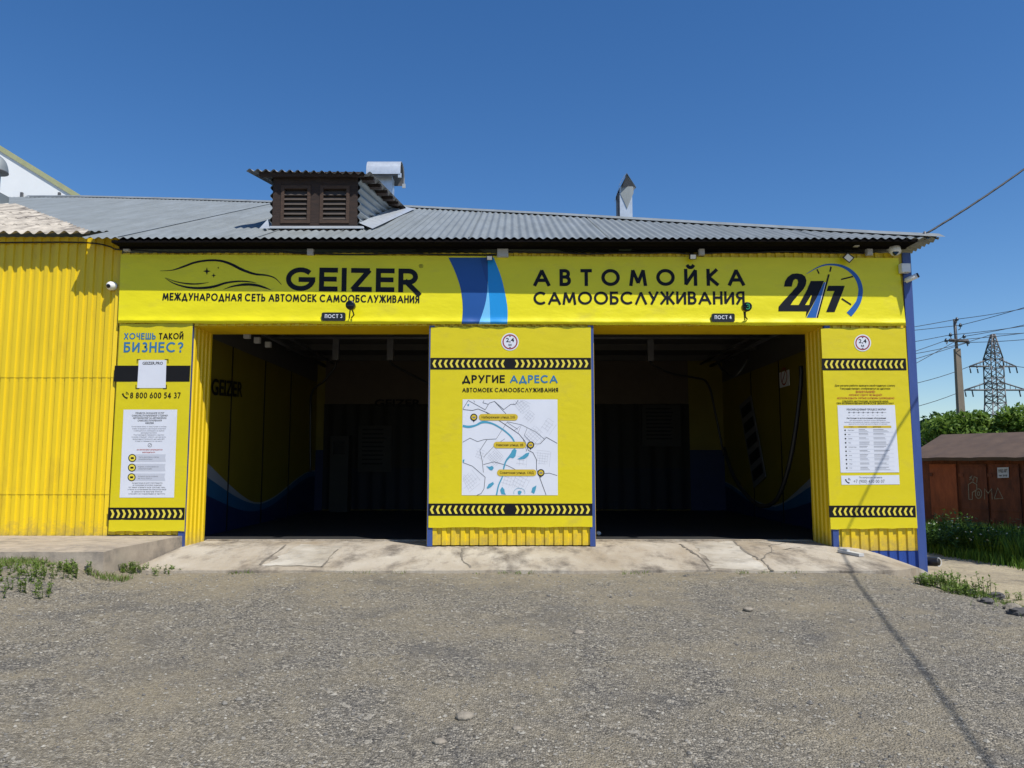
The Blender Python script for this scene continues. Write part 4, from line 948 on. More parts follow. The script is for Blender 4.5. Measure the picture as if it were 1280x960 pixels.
ftext(mb, 'По вопросам звоните:', 1074, 597.8, 1103, 2.2, GREYTXT, N3, .01); phone(mb, 1059.5, 601, 5.6, BLACKV, N3); ftext(mb, '+7 (900) 430 00 07', 1067, 603.6, 1106, 4.2, GREYTXT, N3, .01); mb.build('phone_strip', pR)

# ------------------------------------------------------------------ fittings on the front
def plate(name, label, s, x0, x1, y0, y1):
    t = thing(name, label, 'sign', F((x0 + x1) / 2, y1, .08), 'bay number plates')
    mb = MB(); mb.slab([F(x, y, .085) for x, y in rrect(x0, y0, x1, y1, 2.2)][::-1], (0, .015, 0), PLASTB); mb.build('plate', t)
    mb = MB(); stext(mb, s, x0 + 4, y1 - 3.4, x1 - 4, y1 - 3.4, 4.8, WHITEV, .089, .2, .2); mb.build('lettering', t)
plate('bay_sign', 'small black plate with white lettering and number 3 above the left bay', 'ПОСТ 3', 402, 431.8, 390.5, 401)
plate('bay_sign', 'small black plate with white lettering and number 4 above the right bay', 'ПОСТ 4', 889.5, 918.5, 391.8, 402.3)
def jbox(label, px, py, wp, hp_, m=PLASTG, off=.03, d=.06):
    t = thing('junction_box', label, 'junction box', F(px, py + hp_ / 2, off), 'grey junction boxes under the eave')
    a, b = F(px - wp / 2, py + hp_ / 2, off), F(px + wp / 2, py - hp_ / 2, off)
    mb = MB(); mb.box((a.x, a.y - d, a.z), (b.x, a.y, b.z), m); mb.build('box', t)
    mb = MB(); mb.box((a.x + .006, a.y - d - .012, a.z + .006), (b.x - .006, a.y - d, b.z - .006), m); mb.build('lid', t)
jbox('pale square junction box at the far left upper corner of the banner', 160.5, 311, 8, 8)
jbox('pale square junction box above the big black lettering, below the dormer', 389, 316, 8, 8)
jbox('largest grey junction box above the blue stripe of the banner', 628.5, 317, 14, 11)
jbox('small grey junction box beside a little floodlight above the right bay', 876, 316, 7, 8)
jbox('pale junction box at the cable end left of the dome camera', 1085, 316, 7, 8)
jbox('grey junction box hanging under the eave above the round clock emblem', 1069, 305, 6, 8, off=.14)
jbox('wide pale junction box on the blue corner trim above the bullet camera', 1129, 336.5, 11, 11, PLASTW, .06, .08)
# cable along the eave
cb = MB(); pts = [(-60, 303), (105, 303.5), (135, 308), (156, 312.5), (240, 315.5), (330, 314), (372, 316), (430, 318), (520, 317), (600, 319), (640, 315), (690, 316), (750, 317), (820, 316), (868, 317), (930, 315.5), (1000, 315), (1080, 317)]
sp_, _ = spline(pts, 1, 5)
cb.tube([F(x, y + .5 * math.sin(i * 1.1), .045) for i, (x, y) in enumerate(sp_)], .011, WIREM, 6)
tag(cb.build('supply_cable', None, F(160, 312)), 'thin black cable clipped along the wall under the eave over the whole front', 'cable')
def flood(label, px, py, s, rot):
    c = F(px, py, .16); t = thing('floodlight', label, 'floodlight', F(px, py, .05), 'small floodlights under the eave')
    M = Matrix.Rotation(rot, 4, 'Y') @ Matrix.Rotation(R(28), 4, 'X'); T = lambda x, y, z: c + (M @ Vector((x, y, z))) 
    mb = MB(); q_ = [T(x, y, z) for x, y, z in ((-s, -.02, -s * .8), (s, -.02, -s * .8), (s, -.02, s * .8), (-s, -.02, s * .8))]; mb.slab(q_, M @ Vector((0, .045, 0)), PLASTB); mb.build('housing', t)
    mb = MB(); k = .78; q_ = [T(x, y, z) for x, y, z in ((-s * k, -.024, -s * .6), (s * k, -.024, -s * .6), (s * k, -.024, s * .6), (-s * k, -.024, s * .6))]; mb.poly(q_, LEDW); mb.build('led_panel', t)
    mb = MB(); mb.tube([c + Vector((0, .03, 0)), F(px, py - 4, .02)], .012, PLASTB, 6); mb.build('bracket', t)
flood('tiny black floodlight with a white face above the blue stripe, left of the largest box', 612, 322, .045, 0)
flood('tiny black floodlight with a white face above the right bay', 866, 320.5, .05, 0)
flood('small black floodlight tilted like a diamond above the clock emblem', 1060.5, 322, .062, R(40))
def traffic(label, px, py, lit):
    c = F(px, py, .26); t = thing('signal_lamp', label, 'signal lamp', F(px, py + 14, .06), 'round black signal lamps')
    mb = MB(); mb.tube([c + Vector((0, .09, 0)), c + Vector((0, .05, 0)), c + Vector((0, -.03, 0)), c + Vector((0, -.06, 0))], [.036, .062, .068, .062], PLASTB, 20); mb.build('lamp_body', t)
    mb = MB()
    if lit:
        gm = bpy.data.materials.get('green_led')
        if not gm:
            gm = mat('green_led', (.01, .22, .08), .4, var=.05); bs = gm.node_tree.nodes['Principled BSDF']; bs.inputs['Emission Color'].default_value = (.03, .5, .22, 1); bs.inputs['Emission Strength'].default_value = .12
        y = c.y - .0625; mb.tube([c + Vector((0, -.0605, 0)), c + Vector((0, -.062, 0))], .052, GLASSB, 20)
        for pts in ([arc(0, .016, .023, .017, 150, -90) + arc(0, -.019, .025, .019, 90, -150)]):
            L_, R_ = stroke2d(pts, .012); n = len(pts); mb.add([(c.x + p.x, y - .002, c.z + p.y) for p in L_ + R_], [(i, i + 1, n + i + 1, n + i) for i in range(n - 1)], gm)
    else: mb.tube([c + Vector((0, -.0605, 0)), c + Vector((0, -.064, 0))], [.052, .047], GLASSB, 20)
    mb.build('lamp_face', t)
    mb = MB(); mb.tube([c + Vector((0, .06, -.02)), c + Vector((.02, .13, -.11)), F(px + 1, py + 15, .07)], .011, PLASTB, 6); mb.tube([c + Vector((-.02, .06, -.04)), F(px - 2, py + 16, .07)], .009, PLASTB, 6); mb.build('bracket', t)
traffic('unlit round black signal lamp on a bracket beside the left bay number plate', 438.5, 382, False)
traffic('round black signal lamp with a green figure beside the right bay number plate', 933, 384, True)
# cameras
def dome(label, c, s=1.0, aim=(-.3, -1, -.5)):
    t = thing('security_camera', label, 'security camera', c, 'white security cameras')
    mb = MB(); c = Vector(c); mb.tube([c, c + Vector((0, -.05 * s, 0))], .075 * s, PLASTW, 18); mb.build('base', t)
    mb = MB(); k = c + Vector((0, -.09 * s, -.01)); mb.sphere(k, .078 * s, PLASTW, 18, 12); mb.build('dome', t)
    mb = MB(); a = Vector(aim).normalized(); mb.tube([k + a * .066 * s, k + a * .082 * s], .036 * s, GLASSB, 14); mb.build('lens', t)
dome('white ball security camera on the yellow wall left of the banner', F(142, 358, .02), .82, (-.1, -1, -.25))
# turret camera under the eave at the right
c = F(1114.5, 316, .03); t = thing('security_camera', 'white turret security camera with a square lens at the top right of the banner', 'security camera', c, 'white security cameras')
mb = MB(); mb.tube([c + Vector((0, 0, .075)), c + Vector((0, -.02, .07)), c + Vector((0, -.10, .02)), c + Vector((0, -.13, -.03))], [.07, .075, .08, .072], PLASTW, 18); mb.build('dome', t)
mb = MB(); k = c + Vector((-.01, -.145, -.03)); mb.slab([k + Vector(p) for p in ((0, 0, -.045), (.045, 0, 0), (0, 0, .045), (-.045, 0, 0))], (0, .04, 0), GLASSB); mb.build('lens', t)
c = F(1131, 351.5, .05); t = thing('security_camera', 'white bullet security camera on the blue corner trim pointing right', 'security camera', c, 'white security cameras')
mb = MB(); mb.tube([c + Vector((-.02, -.06, -.01)), c + Vector((.10, -.16, .045))], .037, PLASTW, 14); mb.build('body', t)
mb = MB(); mb.tube([c + Vector((.10, -.16, .045)), c + Vector((.115, -.172, .052))], [.037, .033], GLASSB, 14); mb.build('lens', t)
mb = MB(); mb.tube([c, c + Vector((0, -.06, 0))], .018, PLASTW, 8); mb.build('bracket', t)

# ------------------------------------------------------------------ inside the bays
def boom(label, pts, r=.022):
    t = thing('hose_boom', label, 'hose boom', pts[0], 'ceiling hose booms')
    mb = MB(); p = Vector(pts[0]); mb.box((p.x - .06, p.y - .06, p.z - .02), (p.x + .06, p.y + .06, 4.14), STEELG); mb.build('swivel', t)
    q_ = spline([tuple(p) for p in pts], 1, 6)[0]; mb = MB(); mb.tube(q_, r, RUBBER, 8); mb.build('hose', t)
boom('black hose hanging from the ceiling boom in the middle of the left bay', [P(420, 449, 15), P(419, 458, 15), P(405, 476, 15), P(390, 490, 15.2), P(388, 520, 15.4), P(388, 590, 15.4)])
boom('black hose slanting from the ceiling boom near the pier in the left bay', [P(488, 449, 14.5), P(490, 455, 14.5), P(510, 466, 14.4), P(536, 480, 14.2)])
boom('black hose slanting from the ceiling boom in the middle of the right bay', [P(813, 450, 15), P(816, 456, 15), P(840, 467, 15.2), P(868, 472, 15.4), P(885, 480, 15.6), P(895, 520, 15.8), P(905, 570, 15.8)])
hs = MB(); q_ = spline([tuple(P(*a)) for a in ((1001, 458, 12.4), (1001, 480, 12.4), (994, 540, 12.5), (984, 590, 12.7), (970, 625, 13.0), (950, 632, 13.4), (930, 615, 13.9), (915, 590, 14.4), (905, 560, 14.9))], 1, 6)[0]; hs.tube(q_, .036, RUBBER, 8)
tag(hs.build('pressure_hose', None, q_[0]), 'thick black hose looping down along the right wall of the right bay', 'hose')
hs = MB(); q_ = spline([tuple(P(*a)) for a in ((935, 448, 13.2), (925, 464, 13.2), (915, 471, 13.4), (903, 462, 13.8), (897, 452, 14.2))], 1, 6)[0]; hs.tube(q_, .025, RUBBER, 8)
tag(hs.build('pressure_hose', None, q_[0]), 'short black hose loop high in the right corner of the right bay', 'hose')
for k, (px, py, Y) in enumerate(((308, 419, 12.6), (321, 425, 13.3), (334.5, 430.5, 14.0))):
    c = P(px, py, Y); mb = MB(); mb.slab([c + Vector((x, 0, z)) for x, z in ((-.05, -.05), (.05, -.05), (.05, .05), (-.05, .05))], (0, .08, 0), PLASTW)
    tag(mb.build('ceiling_lamp', None, c), ('nearest', 'middle', 'farthest')[k] + ' of three small white lamps in a row high inside the left bay', 'lamp', 'small lamps inside the left bay')
mb = MB(); x = 5.30
def wallpt(px, py, xx):                                       # photo pixel on a side wall x = const
    r = ray(px, py); return Vector((0, 0, EYE)) + r * (xx / r.x)
t = thing('rule_sign', 'white no-smoking sign on the yellow right wall inside the right bay', 'sign', wallpt(980, 486, 5.29))
mb = MB(); a, b = wallpt(975, 485, 5.29), wallpt(986, 462, 5.29); mb.box((5.285, b.y, a.z), (5.30, a.y, b.z), WHITEV); mb.build('plate', t)
mb = MB(); cy, cz = (a.y + b.y) / 2, (a.z + b.z) / 2 + .05; pts = [(.16 * math.cos(i * .35), .16 * math.sin(i * .35)) for i in range(18)]; L_, R_ = stroke2d(pts, .03, True); mb.add([(5.283, cy + p.x, cz + p.y) for p in L_ + R_], [(i, (i + 1) % 18, 18 + (i + 1) % 18, 18 + i) for i in range(18)], REDRING)
mb.add([(5.282, cy - .12, cz + .1), (5.282, cy - .1, cz + .12), (5.282, cy + .12, cz - .1), (5.282, cy + .1, cz - .12)], [(0, 1, 2, 3)], REDRING); mb.build('symbol', t)
t = thing('price_board', 'tall grey tilted price board on the right wall of the right bay', 'board', wallpt(945, 600, 5.27))
mb = MB(); q_ = [wallpt(924, 507, 5.28), wallpt(938, 494, 5.28), wallpt(957, 596, 5.28), wallpt(942, 610, 5.28)]; mb.slab(q_, (.02, 0, 0), DIMW); mb.build('plate', t)
mb = MB()
for k in range(5):
    u, u2 = .06 + k * .19, .06 + k * .19 + .12; e = Vector((-.004, 0, 0)); A_ = lambda s_, t_: (q_[0] * (1 - s_) + q_[1] * s_) * (1 - t_) + (q_[3] * (1 - s_) + q_[2] * s_) * t_ + e
    mb.poly([A_(.1, u), A_(.9, u), A_(.9, u2), A_(.1, u2)], BLACKV)
mb.build('print', t)
t = thing('pay_terminal', 'grey payment terminal standing at the dark back of the left bay', 'terminal', P(423, 590, 18.8))
mb = MB(); a, b = P(412, 585, 18.8), P(436, 545, 18.8); mb.box((a.x, 18.8, FL), (b.x, 19.2, b.z), BACKB); mb.build('cabinet', t)
mb = MB(); mb.box((a.x + .08, 18.78, b.z - .45), (b.x - .08, 18.8, b.z - .12), GLASSB); mb.build('screen', t)
for lab, x0_, x1_, y0_, y1_ in (('large pale rules board on the dark back wall of the left bay', 447, 490, 532, 590), ('large pale rules board on the dark back wall of the right bay', 803, 850, 506, 558)):
    t = thing('rules_board', lab, 'board', P((x0_ + x1_) / 2, y1_, 19.2)); mb = MB(); a, b = P(x0_, y1_, 19.22), P(x1_, y0_, 19.22); mb.box((a.x, 19.2, a.z), (b.x, 19.24, b.z), BACKB); mb.build('plate', t)
    mb = MB()
    for k in range(9): z = b.z - .12 - k * (b.z - a.z - .2) / 9; mb.add([(a.x + .1, 19.196, z), (b.x - rr.uniform(.1, .3), 19.196, z), (b.x - .2, 19.196, z + .04), (a.x + .1, 19.196, z + .04)], [(0, 1, 2, 3)], BLACKV)
    mb.build('print', t)
# wall lettering inside
def wtext(label, s, conv, m, parent_label):
    mb = MB(); 
    cu = bpy.data.curves.new('t', 'FONT'); cu.body = s; cu.offset = .02; o = bpy.data.objects.new('t', cu); C.objects.link(o)
    me = o.evaluated_get(bpy.context.evaluated_depsgraph_get()).to_mesh(); vv_ = [v.co.copy() for v in me.vertices]; ff_ = [tuple(p.vertices) for p in me.polygons]; bpy.data.objects.remove(o); bpy.data.curves.remove(cu)
    xb = max(v.x for v in vv_); mb.add([conv(v.x / xb, v.y / .728) for v in vv_], ff_, m); return mb
A, B = wallpt(264, 493, -4.90), wallpt(303, 496, -4.90); hz = wallpt(264, 472, -4.90).z - A.z
wtext('', 'GEIZER', lambda u, v: A + (B - A) * u + Vector((0, 0, v * hz)), BLACKV, '').build('wall_lettering', bld)
A2, B2 = P(468, 508, 19.22), P(526, 508, 19.22); hz2 = P(468, 499, 19.22).z - A2.z
wtext('', 'GEIZER', lambda u, v: A2 + (B2 - A2) * u + Vector((0, 0, v * hz2)), BLACKV, '').build('wall_lettering', bld)

# ------------------------------------------------------------------ overhead service cable and its shadow-casting run along the yard
A = P(1156, 293, 10.7); Q = Vector((7.07, 9.17, 5.80)); mb = MB()
def sag(a, b, s, n=14): a, b = Vector(a), Vector(b); return [a + (b - a) * i / n - Vector((0, 0, s * 4 * (i / n) * (1 - i / n))) for i in range(n + 1)]
B = P(1400, 116, 11.6); p1 = sag(A, B, .10, 40)
mb.tube(p1, .015, WIREM, 6); mb.tube([p + Vector((.016 * math.cos(i * 1.9), .016 * math.sin(i * 1.9), .018 * math.cos(i * 1.9))) for i, p in enumerate(p1)], .012, WIREM, 6)
p2 = sag(Q, (4.99, 1.30, 6.0), .0, 8) + sag((4.99, 1.30, 6.0), (3.4, -5, 6.3), 0, 4)[1:]
mb.tube(p2, .016, WIREM, 6); mb.tube(sag(B, Q, .0, 4), .016, WIREM, 6)
mb.tube([A + Vector((0, 0, -.08)), A + Vector((0, 0, .04))], .02, STEELG, 6)
tag(mb.build('service_cable', None, A), 'thick twisted black cable running up from the right roof corner', 'cable')

# drain pipe
c0, c1 = P(1150, 702, 11.3), P(1173, 702.5, 11.0); mb = MB()
t = thing('drain_pipe', 'black plastic drain pipe poking out past the blue corner of the building', 'pipe', c1)
mb.tube([c0 + Vector((-.5, .3, 0)), c1], .062, PLASTB, 18, False); mb.tube([c1, c0 + Vector((-.2, .2, 0))], .052, RUBBER, 18, True); mb.build('tube', t)
mb = MB(); v = []
d = (c1 - c0).normalized(); u = d.cross(Vector((0, 0, 1))).normalized(); w_ = u.cross(d)
for rr_ in (.062, .052):
    for k in range(18): a = k * math.pi / 9; v.append(c1 + d * .001 + (u * math.cos(a) + w_ * math.sin(a)) * rr_)
mb.add(v, [(k, (k + 1) % 18, 18 + (k + 1) % 18, 18 + k) for k in range(18)], PLASTG); mb.build('rim', t)
# white bracket strip lying on the ramp by the blue plinth
a, b = rz(1050, 690), rz(1077, 695.5); mb = MB(); d = (b - a); s_ = Vector((-d.y, d.x, 0)).normalized() * .05
mb.slab([a - s_, b - s_, b + s_, a + s_], (0, 0, .035), PLASTG); mb.slab([a - s_ * .6 + Vector((0, 0, .036)), a * .6 + b * .4 - s_ * .6 + Vector((0, 0, .036)), a * .6 + b * .4 + s_ * .6 + Vector((0, 0, .036)), a + s_ * .6 + Vector((0, 0, .036))], (0, 0, .02), PLASTG)
tag(mb.build('metal_strip', None, a), 'short pale metal strip lying on the ramp against the blue plinth', 'metal strip')
c = rz(748, 669); mb = MB(); mb.sphere(c + Vector((0, .0, .03)), .045, PLASTW, 10, 7, (1, 1, .8)); tag(mb.build('white_stone', None, c), 'small white stone at the foot of the pier in the right bay', 'stone')

# ------------------------------------------------------------------ garage at the right
gz = -.62
GA = R(58); GU = Vector((math.cos(GA), -math.sin(GA), 0)); GN = Vector((-math.sin(GA), -math.cos(GA), 0)); GO = P(1149, 600, 23.0); GO.z = 0
gar = thing('metal_garage', 'rusty brown steel garage with a shallow brown roof behind the weeds', 'garage', (GO.x, GO.y, gz))
def GG(s_, o, z): return GO + GU * s_ + GN * o + Vector((0, 0, z))
def gbox(mb, s0, s1, o0, o1, z0, z1, m): mb.slab([GG(s0, o1, z0), GG(s1, o1, z0), GG(s1, o1, z1), GG(s0, o1, z1)], GN * (o0 - o1), m)
def GP(px, py, o):
    r = ray(px, py); p0 = GO + GN * o - Vector((0, 0, EYE)); t_ = p0.dot(GN) / r.dot(GN); return Vector((0, 0, EYE)) + r * t_
gs = lambda px: (GP(px, 620, 0) - GO).dot(GU)
zev = GP(1215, 573.5, .25).z; mb = MB(); GL_ = 9.0
gbox(mb, 0, GL_, -5.5, 0, gz - .4, zev, RUST)
for k in range(26): gbox(mb, .04 + k * .35, .07 + k * .35, .001, .018, gz, zev - .05, RUST)
mb.build('wall', gar)
for a, b, m in ((1165, 1198, RUST2), (1203, 1236, RUST), (1239, 1277, RUST), (1281, 1325, RUST)):
    sa, sb = gs(a), gs(b); mb = MB(); gbox(mb, sa, sb, .02, .06, gz, zev - .14, m)
    gbox(mb, sa + .02, sb - .02, .062, .08, zev - .22, zev - .17, m); gbox(mb, sa + .02, sb - .02, .062, .08, gz + .9, gz + .95, m)
    d_ = mb.build('door', gar)
    if m is RUST2: d_['label'] = 'door with lighter orange rust'
    for z in (zev - .5, gz + .6): mb = MB(); gbox(mb, sa - .03, sa + .09, .064, .085, z, z + .10, RUST); mb.build('hinge', d_)
mb = MB(); RB = -2.4; rgz = GP(1230, 541.5, RB).z; rl = (GP(1177, 545, RB) - GO).dot(GU); n = 40; v = []
for i in range(n + 1):
    t_ = i / n; a = -.25 + (GL_ + .4) * t_; b = max(rl, -.25 + (GL_ + .4) * t_) if t_ > .02 else rl; dz = .022 * nz2(t_ * 25, 1, 1, 3)
    v += [GG(a, .26, zev - .05 + dz), GG(a, .27, zev + .04 + dz), GG(b, RB, rgz), GG(b, -5.8, zev)]
mb.add(v, [(4 * i + k, 4 * i + 4 + k, 4 * i + 5 + k, 4 * i + 1 + k) for i in range(n) for k in range(3)], BROWNR)
mb.poly([GG(-.25, .27, zev + .04), GG(rl, RB, rgz), GG(rl, -5.8, zev), GG(-.25, -5.8, zev)], BROWNR); mb.build('roof', gar)
mb = MB(); mb.slab([GP(1246.5, 584.5, .10), GP(1260.5, 584, .10), GP(1261, 597, .10), GP(1247, 597.5, .10)], -GN * .01, PALEV)
for x0_, y_, x1_, h_, s_ in [(1248, 590.5, 1259.5, 4.2, 'НАШ АРТ'), (1248.5, 595.5, 1259, 2.4, 'тел. 20-30')]:
    A_, B_ = GP(x0_, y_, .104), GP(x1_, y_, .104); hh = GP(x0_, y_ - h_, .104).z - A_.z
    m2 = wtext('', s_, lambda u, v: A_ + (B_ - A_) * u + Vector((0, 0, v * hh)), BLACKV, ''); mb.add(m2.v, m2.f, BLACKV)
mb.build('notice', gar)
CHALK = mat('chalk_paint', (.24, .20, .14), .9, var=.4, vscale=20)
mb = MB(); q = lambda *p: Z(p, 1280 / 280, 1000, 540)
gl = [[(965, 385), (962, 300), (985, 285), (1010, 300), (1010, 330), (985, 345)], [(985, 385), (985, 345)], [(965, 385), (985, 385)]] + [[(1020 + 18 * math.cos(a), 352 + 28 * math.sin(a)) for a in np.linspace(0, 6.3, 12)], [(1020 + 7 * math.cos(a), 352 + 12 * math.sin(a)) for a in np.linspace(0, 6.3, 8)], [(1055, 385), (1055, 325), (1075, 350), (1095, 325), (1098, 385)], [(1110, 380), (1130, 320), (1160, 380), (1110, 382)], [(970, 275), (978, 258), (990, 280), (995, 255), (1012, 262), (1010, 290)], [(968, 262), (985, 250)]]
for k, s_ in enumerate(gl):
    pts = q(*s_); L_, R_ = stroke2d(pts, 1.0); n = len(pts); o_ = .088 + .001 * k; mb.add([GP(p.x, p.y, o_) for p in L_ + R_], [(i, i + 1, n + i + 1, n + i) for i in range(n - 1)], CHALK)
mb.build('graffiti', gar)

# ------------------------------------------------------------------ poles and wires
Yp = 32; b0 = P(1196, 432, Yp); px0 = b0.x; pl = thing('utility_pole', 'tapered concrete utility pole with a steel cross arm and insulators', 'pole', (px0, Yp, -.9))
top = P(1196.5, 436, Yp).z; mb = MB(); zz_ = [-.9, 1, top]; v = []
for z, r_ in ((-1.2, .175), (top, .105)):
    v += [(px0 - r_, Yp - r_ * .8, z), (px0 + r_, Yp - r_ * .8, z), (px0 + r_, Yp + r_ * .8, z), (px0 - r_, Yp + r_ * .8, z)]
mb.add(v, [(0, 1, 5, 4), (1, 2, 6, 5), (2, 3, 7, 6), (3, 0, 4, 7), (4, 5, 6, 7)], POLEC); mb.build('shaft', pl)
tz = P(1196, 399, Yp).z; mb = MB(); mb.beam((px0 - .01, Yp, top - .35), (px0 - .03, Yp, tz), .10, STEELG); mb.build('top_post', pl)
az = P(1196, 426, Yp).z; xa, xb = P(1184, 425, Yp).x, P(1208, 428, Yp).x; mb = MB(); mb.beam((xa, Yp - .14, az), (xb, Yp - .14, az - .03), .10, STEELG); arm = mb.build('cross_arm', pl)
INSM = mat('insulator_glass', (.03, .045, .06), .2, var=.1)
ins = []
for px, py in ((1182.5, 425.5), (1188, 418.5), (1205, 420.5), (1210, 428), (1196, 399), (1200.5, 406.5)):
    c = P(px, py, Yp - .14); mb = MB(); mb.tube([c + Vector((0, 0, -.06)), c + Vector((0, 0, -.02)), c + Vector((0, 0, .03)), c + Vector((0, 0, .08))], [.06, .075, .05, .03], INSM, 10)
    mb.tube([c + Vector((0, 0, -.05)), c + Vector((.02 if px < 1196 else -.02, 0, -.16)), Vector((c.x + (.1 if px < 1196 else -.1), Yp - .14, az if py > 410 else c.z - .2))], .018, STEELG, 5); mb.build('insulator', arm if py > 410 else pl); ins.append(c)
def wire(a, b, s, label, grp, r=.013, loc=None):
    mb = MB(); mb.tube(sag(a, b, s, 16), r, WIREM, 5); tag(mb.build('power_line', None, a), label, 'power line', grp)
for c, lp, rp_ in zip(ins, ((1020, 478), (1020, 446), (1020, 520), (1000, 490), (1010, 428), (1000, 424)), ((1400, 395), (1400, 383), (1400, 372), (1400, 407), (1400, 356), (1400, 340))):
    lY = 30; a_ = P(lp[0], lp[1], lY); b_ = P(rp_[0], rp_[1], 30)
    side = 'upper pair' if c.z > az + .5 else 'cross arm'
    wire(c, a_, .05, 'thin wire leaving the concrete pole ' + ('top' if c.z > az + .5 else 'cross arm') + ' to the left behind the building', 'pole wires to the left' + (' from the top' if c.z > az + .5 else ' from the arm'))
    wire(c, b_, .15, 'thin wire leaving the concrete pole ' + ('top' if c.z > az + .5 else 'cross arm') + ' to the right edge of the sky', 'pole wires to the right' + (' from the top' if c.z > az + .5 else ' from the arm'))
# lattice tower
Yt = 150.0; T = lambda px, py, dy=0: P(px, py, Yt + dy)
tw = thing('lattice_tower', 'tall grey steel lattice power tower with two cross arms far behind the trees', 'pylon', (T(1244, 500).x, Yt, 0))
lev = [(418, 1238.5, 1243.5), (449, 1229, 1253.5), (458, 1229.5, 1254.5), (472, 1230, 1255), (487, 1231, 1256), (504, 1231, 1257.5), (560, 1227, 1262)]
def corners(k):
    py, a, b = lev[k]; z = T(1240, py).z; x0_, x1_ = T((a + b) / 2 - (b - a) * .31, py).x, T((a + b) / 2 + (b - a) * .31, py).x; d = (x1_ - x0_) / 2; return [Vector((x0_, Yt - d, z)), Vector((x1_, Yt - d, z)), Vector((x1_, Yt + d, z)), Vector((x0_, Yt + d, z))]
legs = [[corners(k)[i] for k in range(len(lev))] for i in range(4)]
for lg in legs:
    mb = MB()
    for a, b in zip(lg, lg[1:]): mb.beam(a, b, .20, STEELG)
    mb.build('leg', tw)
mb = MB()
def fine(k0, k1, n):
    c0_, c1_ = corners(k0), corners(k1)
    for i in range(n):
        for f_ in range(4):
            g_ = (f_ + 1) % 4; a0, a1 = c0_[f_] + (c1_[f_] - c0_[f_]) * i / n, c0_[f_] + (c1_[f_] - c0_[f_]) * (i + 1) / n; b0_, b1_ = c0_[g_] + (c1_[g_] - c0_[g_]) * i / n, c0_[g_] + (c1_[g_] - c0_[g_]) * (i + 1) / n
            mb.beam(a0, b1_, .10, STEELG); mb.beam(b0_, a1, .10, STEELG); mb.beam(a0, b0_, .10, STEELG)
fine(0, 1, 4); fine(1, 3, 2); fine(3, 4, 2); fine(4, 5, 2); fine(5, 6, 4); mb.build('bracing', tw)
for py, xa, xb, pt, bl, br in ((458, 1212, 1270, 449, 1229.5, 1254.5), (487.5, 1206, 1283, 477, 1231, 1256)):
    mb = MB()
    for xt, xi in ((xa, bl), (xb, br)):
        for dy in (-1.2, 1.2): mb.beam(T(xt, py), T((xi + 1243) / 2, py, dy), .24, STEELG)
        mb.beam(T(xt, py), T((xi + 1243) / 2, pt), .20, STEELG)
        for k in range(1, 4): t_ = k / 4; mb.beam(T(xt + (xi - xt) * t_, py), T(xt + (xi - xt) * t_, py + (pt - py) * t_), .09, STEELG)
    ca = mb.build('cross_arm', tw)
    for xt in (xa, xa + 9, xb - 9, xb):
        mb = MB(); a = T(xt, py + .3); mb.tube([a, a + Vector((0, -.3, -1.3))], .13, INSM, 6); mb.build('insulator', ca)
for k, (a, b, s_) in enumerate((((1212, 458), (1000, 488), 2.0), ((1206, 487.5), (1000, 520), 2.0), ((1270, 458), (1420, 452), 1.0), ((1283, 488), (1420, 490), 1), ((1241, 417.5), (1420, 392), 1.0), ((1241, 417.5), (1000, 447), 2.0))):
    wire(T(*a), P(b[0], b[1], 140), s_, ('wire from the lattice tower running left behind the concrete pole', 'wire from the lattice tower running to the right edge of the photo')[b[0] > 1240], ('tower wires to the left', 'tower wires to the right')[b[0] > 1240], .06)

# ------------------------------------------------------------------ plants
def leaves(mb, cen, rad, n, size, m, seed, shell=.55, squash=1.0, sub=14):
    """leaf cards in clumps spread through an uneven crown"""
    r = np.random.default_rng(seed); cen = np.array(cen, float); rad = np.array(rad, float)
    cl = r.normal(size=(sub, 3)); cl /= np.linalg.norm(cl, axis=1)[:, None]; cl *= (shell + (1 - shell) * r.random((sub, 1))); cl = cen + cl * rad * .72
    cr = rad.mean() * r.uniform(.28, .50, sub)
    k = r.integers(0, sub, n); d = r.normal(size=(n, 3)); d /= np.linalg.norm(d, axis=1)[:, None]; p = cl[k] + d * (cr[k] * r.random(n) ** .45)[:, None] * [1, 1, .8]
    u = r.normal(size=(n, 3)); u /= np.linalg.norm(u, axis=1)[:, None]; t_ = r.normal(size=(n, 3)); t_[:, 2] += .6; w_ = np.cross(u, t_); w_ /= np.linalg.norm(w_, axis=1)[:, None]
    s_ = size * r.uniform(.6, 1.35, n)[:, None]
    v = np.stack([p - u * s_, p + w_ * s_ * .5, p + u * s_, p - w_ * s_ * .5], 1).reshape(-1, 3)
    mb.add(v.tolist(), [(4 * i, 4 * i + 1, 4 * i + 2, 4 * i + 3) for i in range(n)], m)
def tree(label, x, y, z, h, rx, rz_, n, size, m, seed, name='tree', grp='trees behind the garage', sub=16):
    t = thing(name, label, 'tree', (x, y, z), grp); r = random.Random(seed)
    mb = MB(); mb.tube([(x, y, z - .3), (x + .1, y, z + h * .3), (x - .05, y + .1, z + h * .62)], [h * .035, h * .026, h * .012], BARK, 8)
    for k in range(6):
        a = r.uniform(0, 6.28); b0_ = Vector((x, y, z + h * r.uniform(.25, .5))); mb.tube([b0_, b0_ + Vector((math.cos(a) * rx * .45, math.sin(a) * rx * .45, h * .2)), b0_ + Vector((math.cos(a) * rx * .8, math.sin(a) * rx * .8, h * .3))], [h * .014, h * .009, h * .003], BARK, 6)
    mb.build('trunk', t)
    mb = MB(); leaves(mb, (x, y, z + h - rz_), (rx, rx, rz_), n, size, m, seed, .45, sub=sub); mb.build('crown', t)
def X(px, Y): return P(px, 520, Y).x
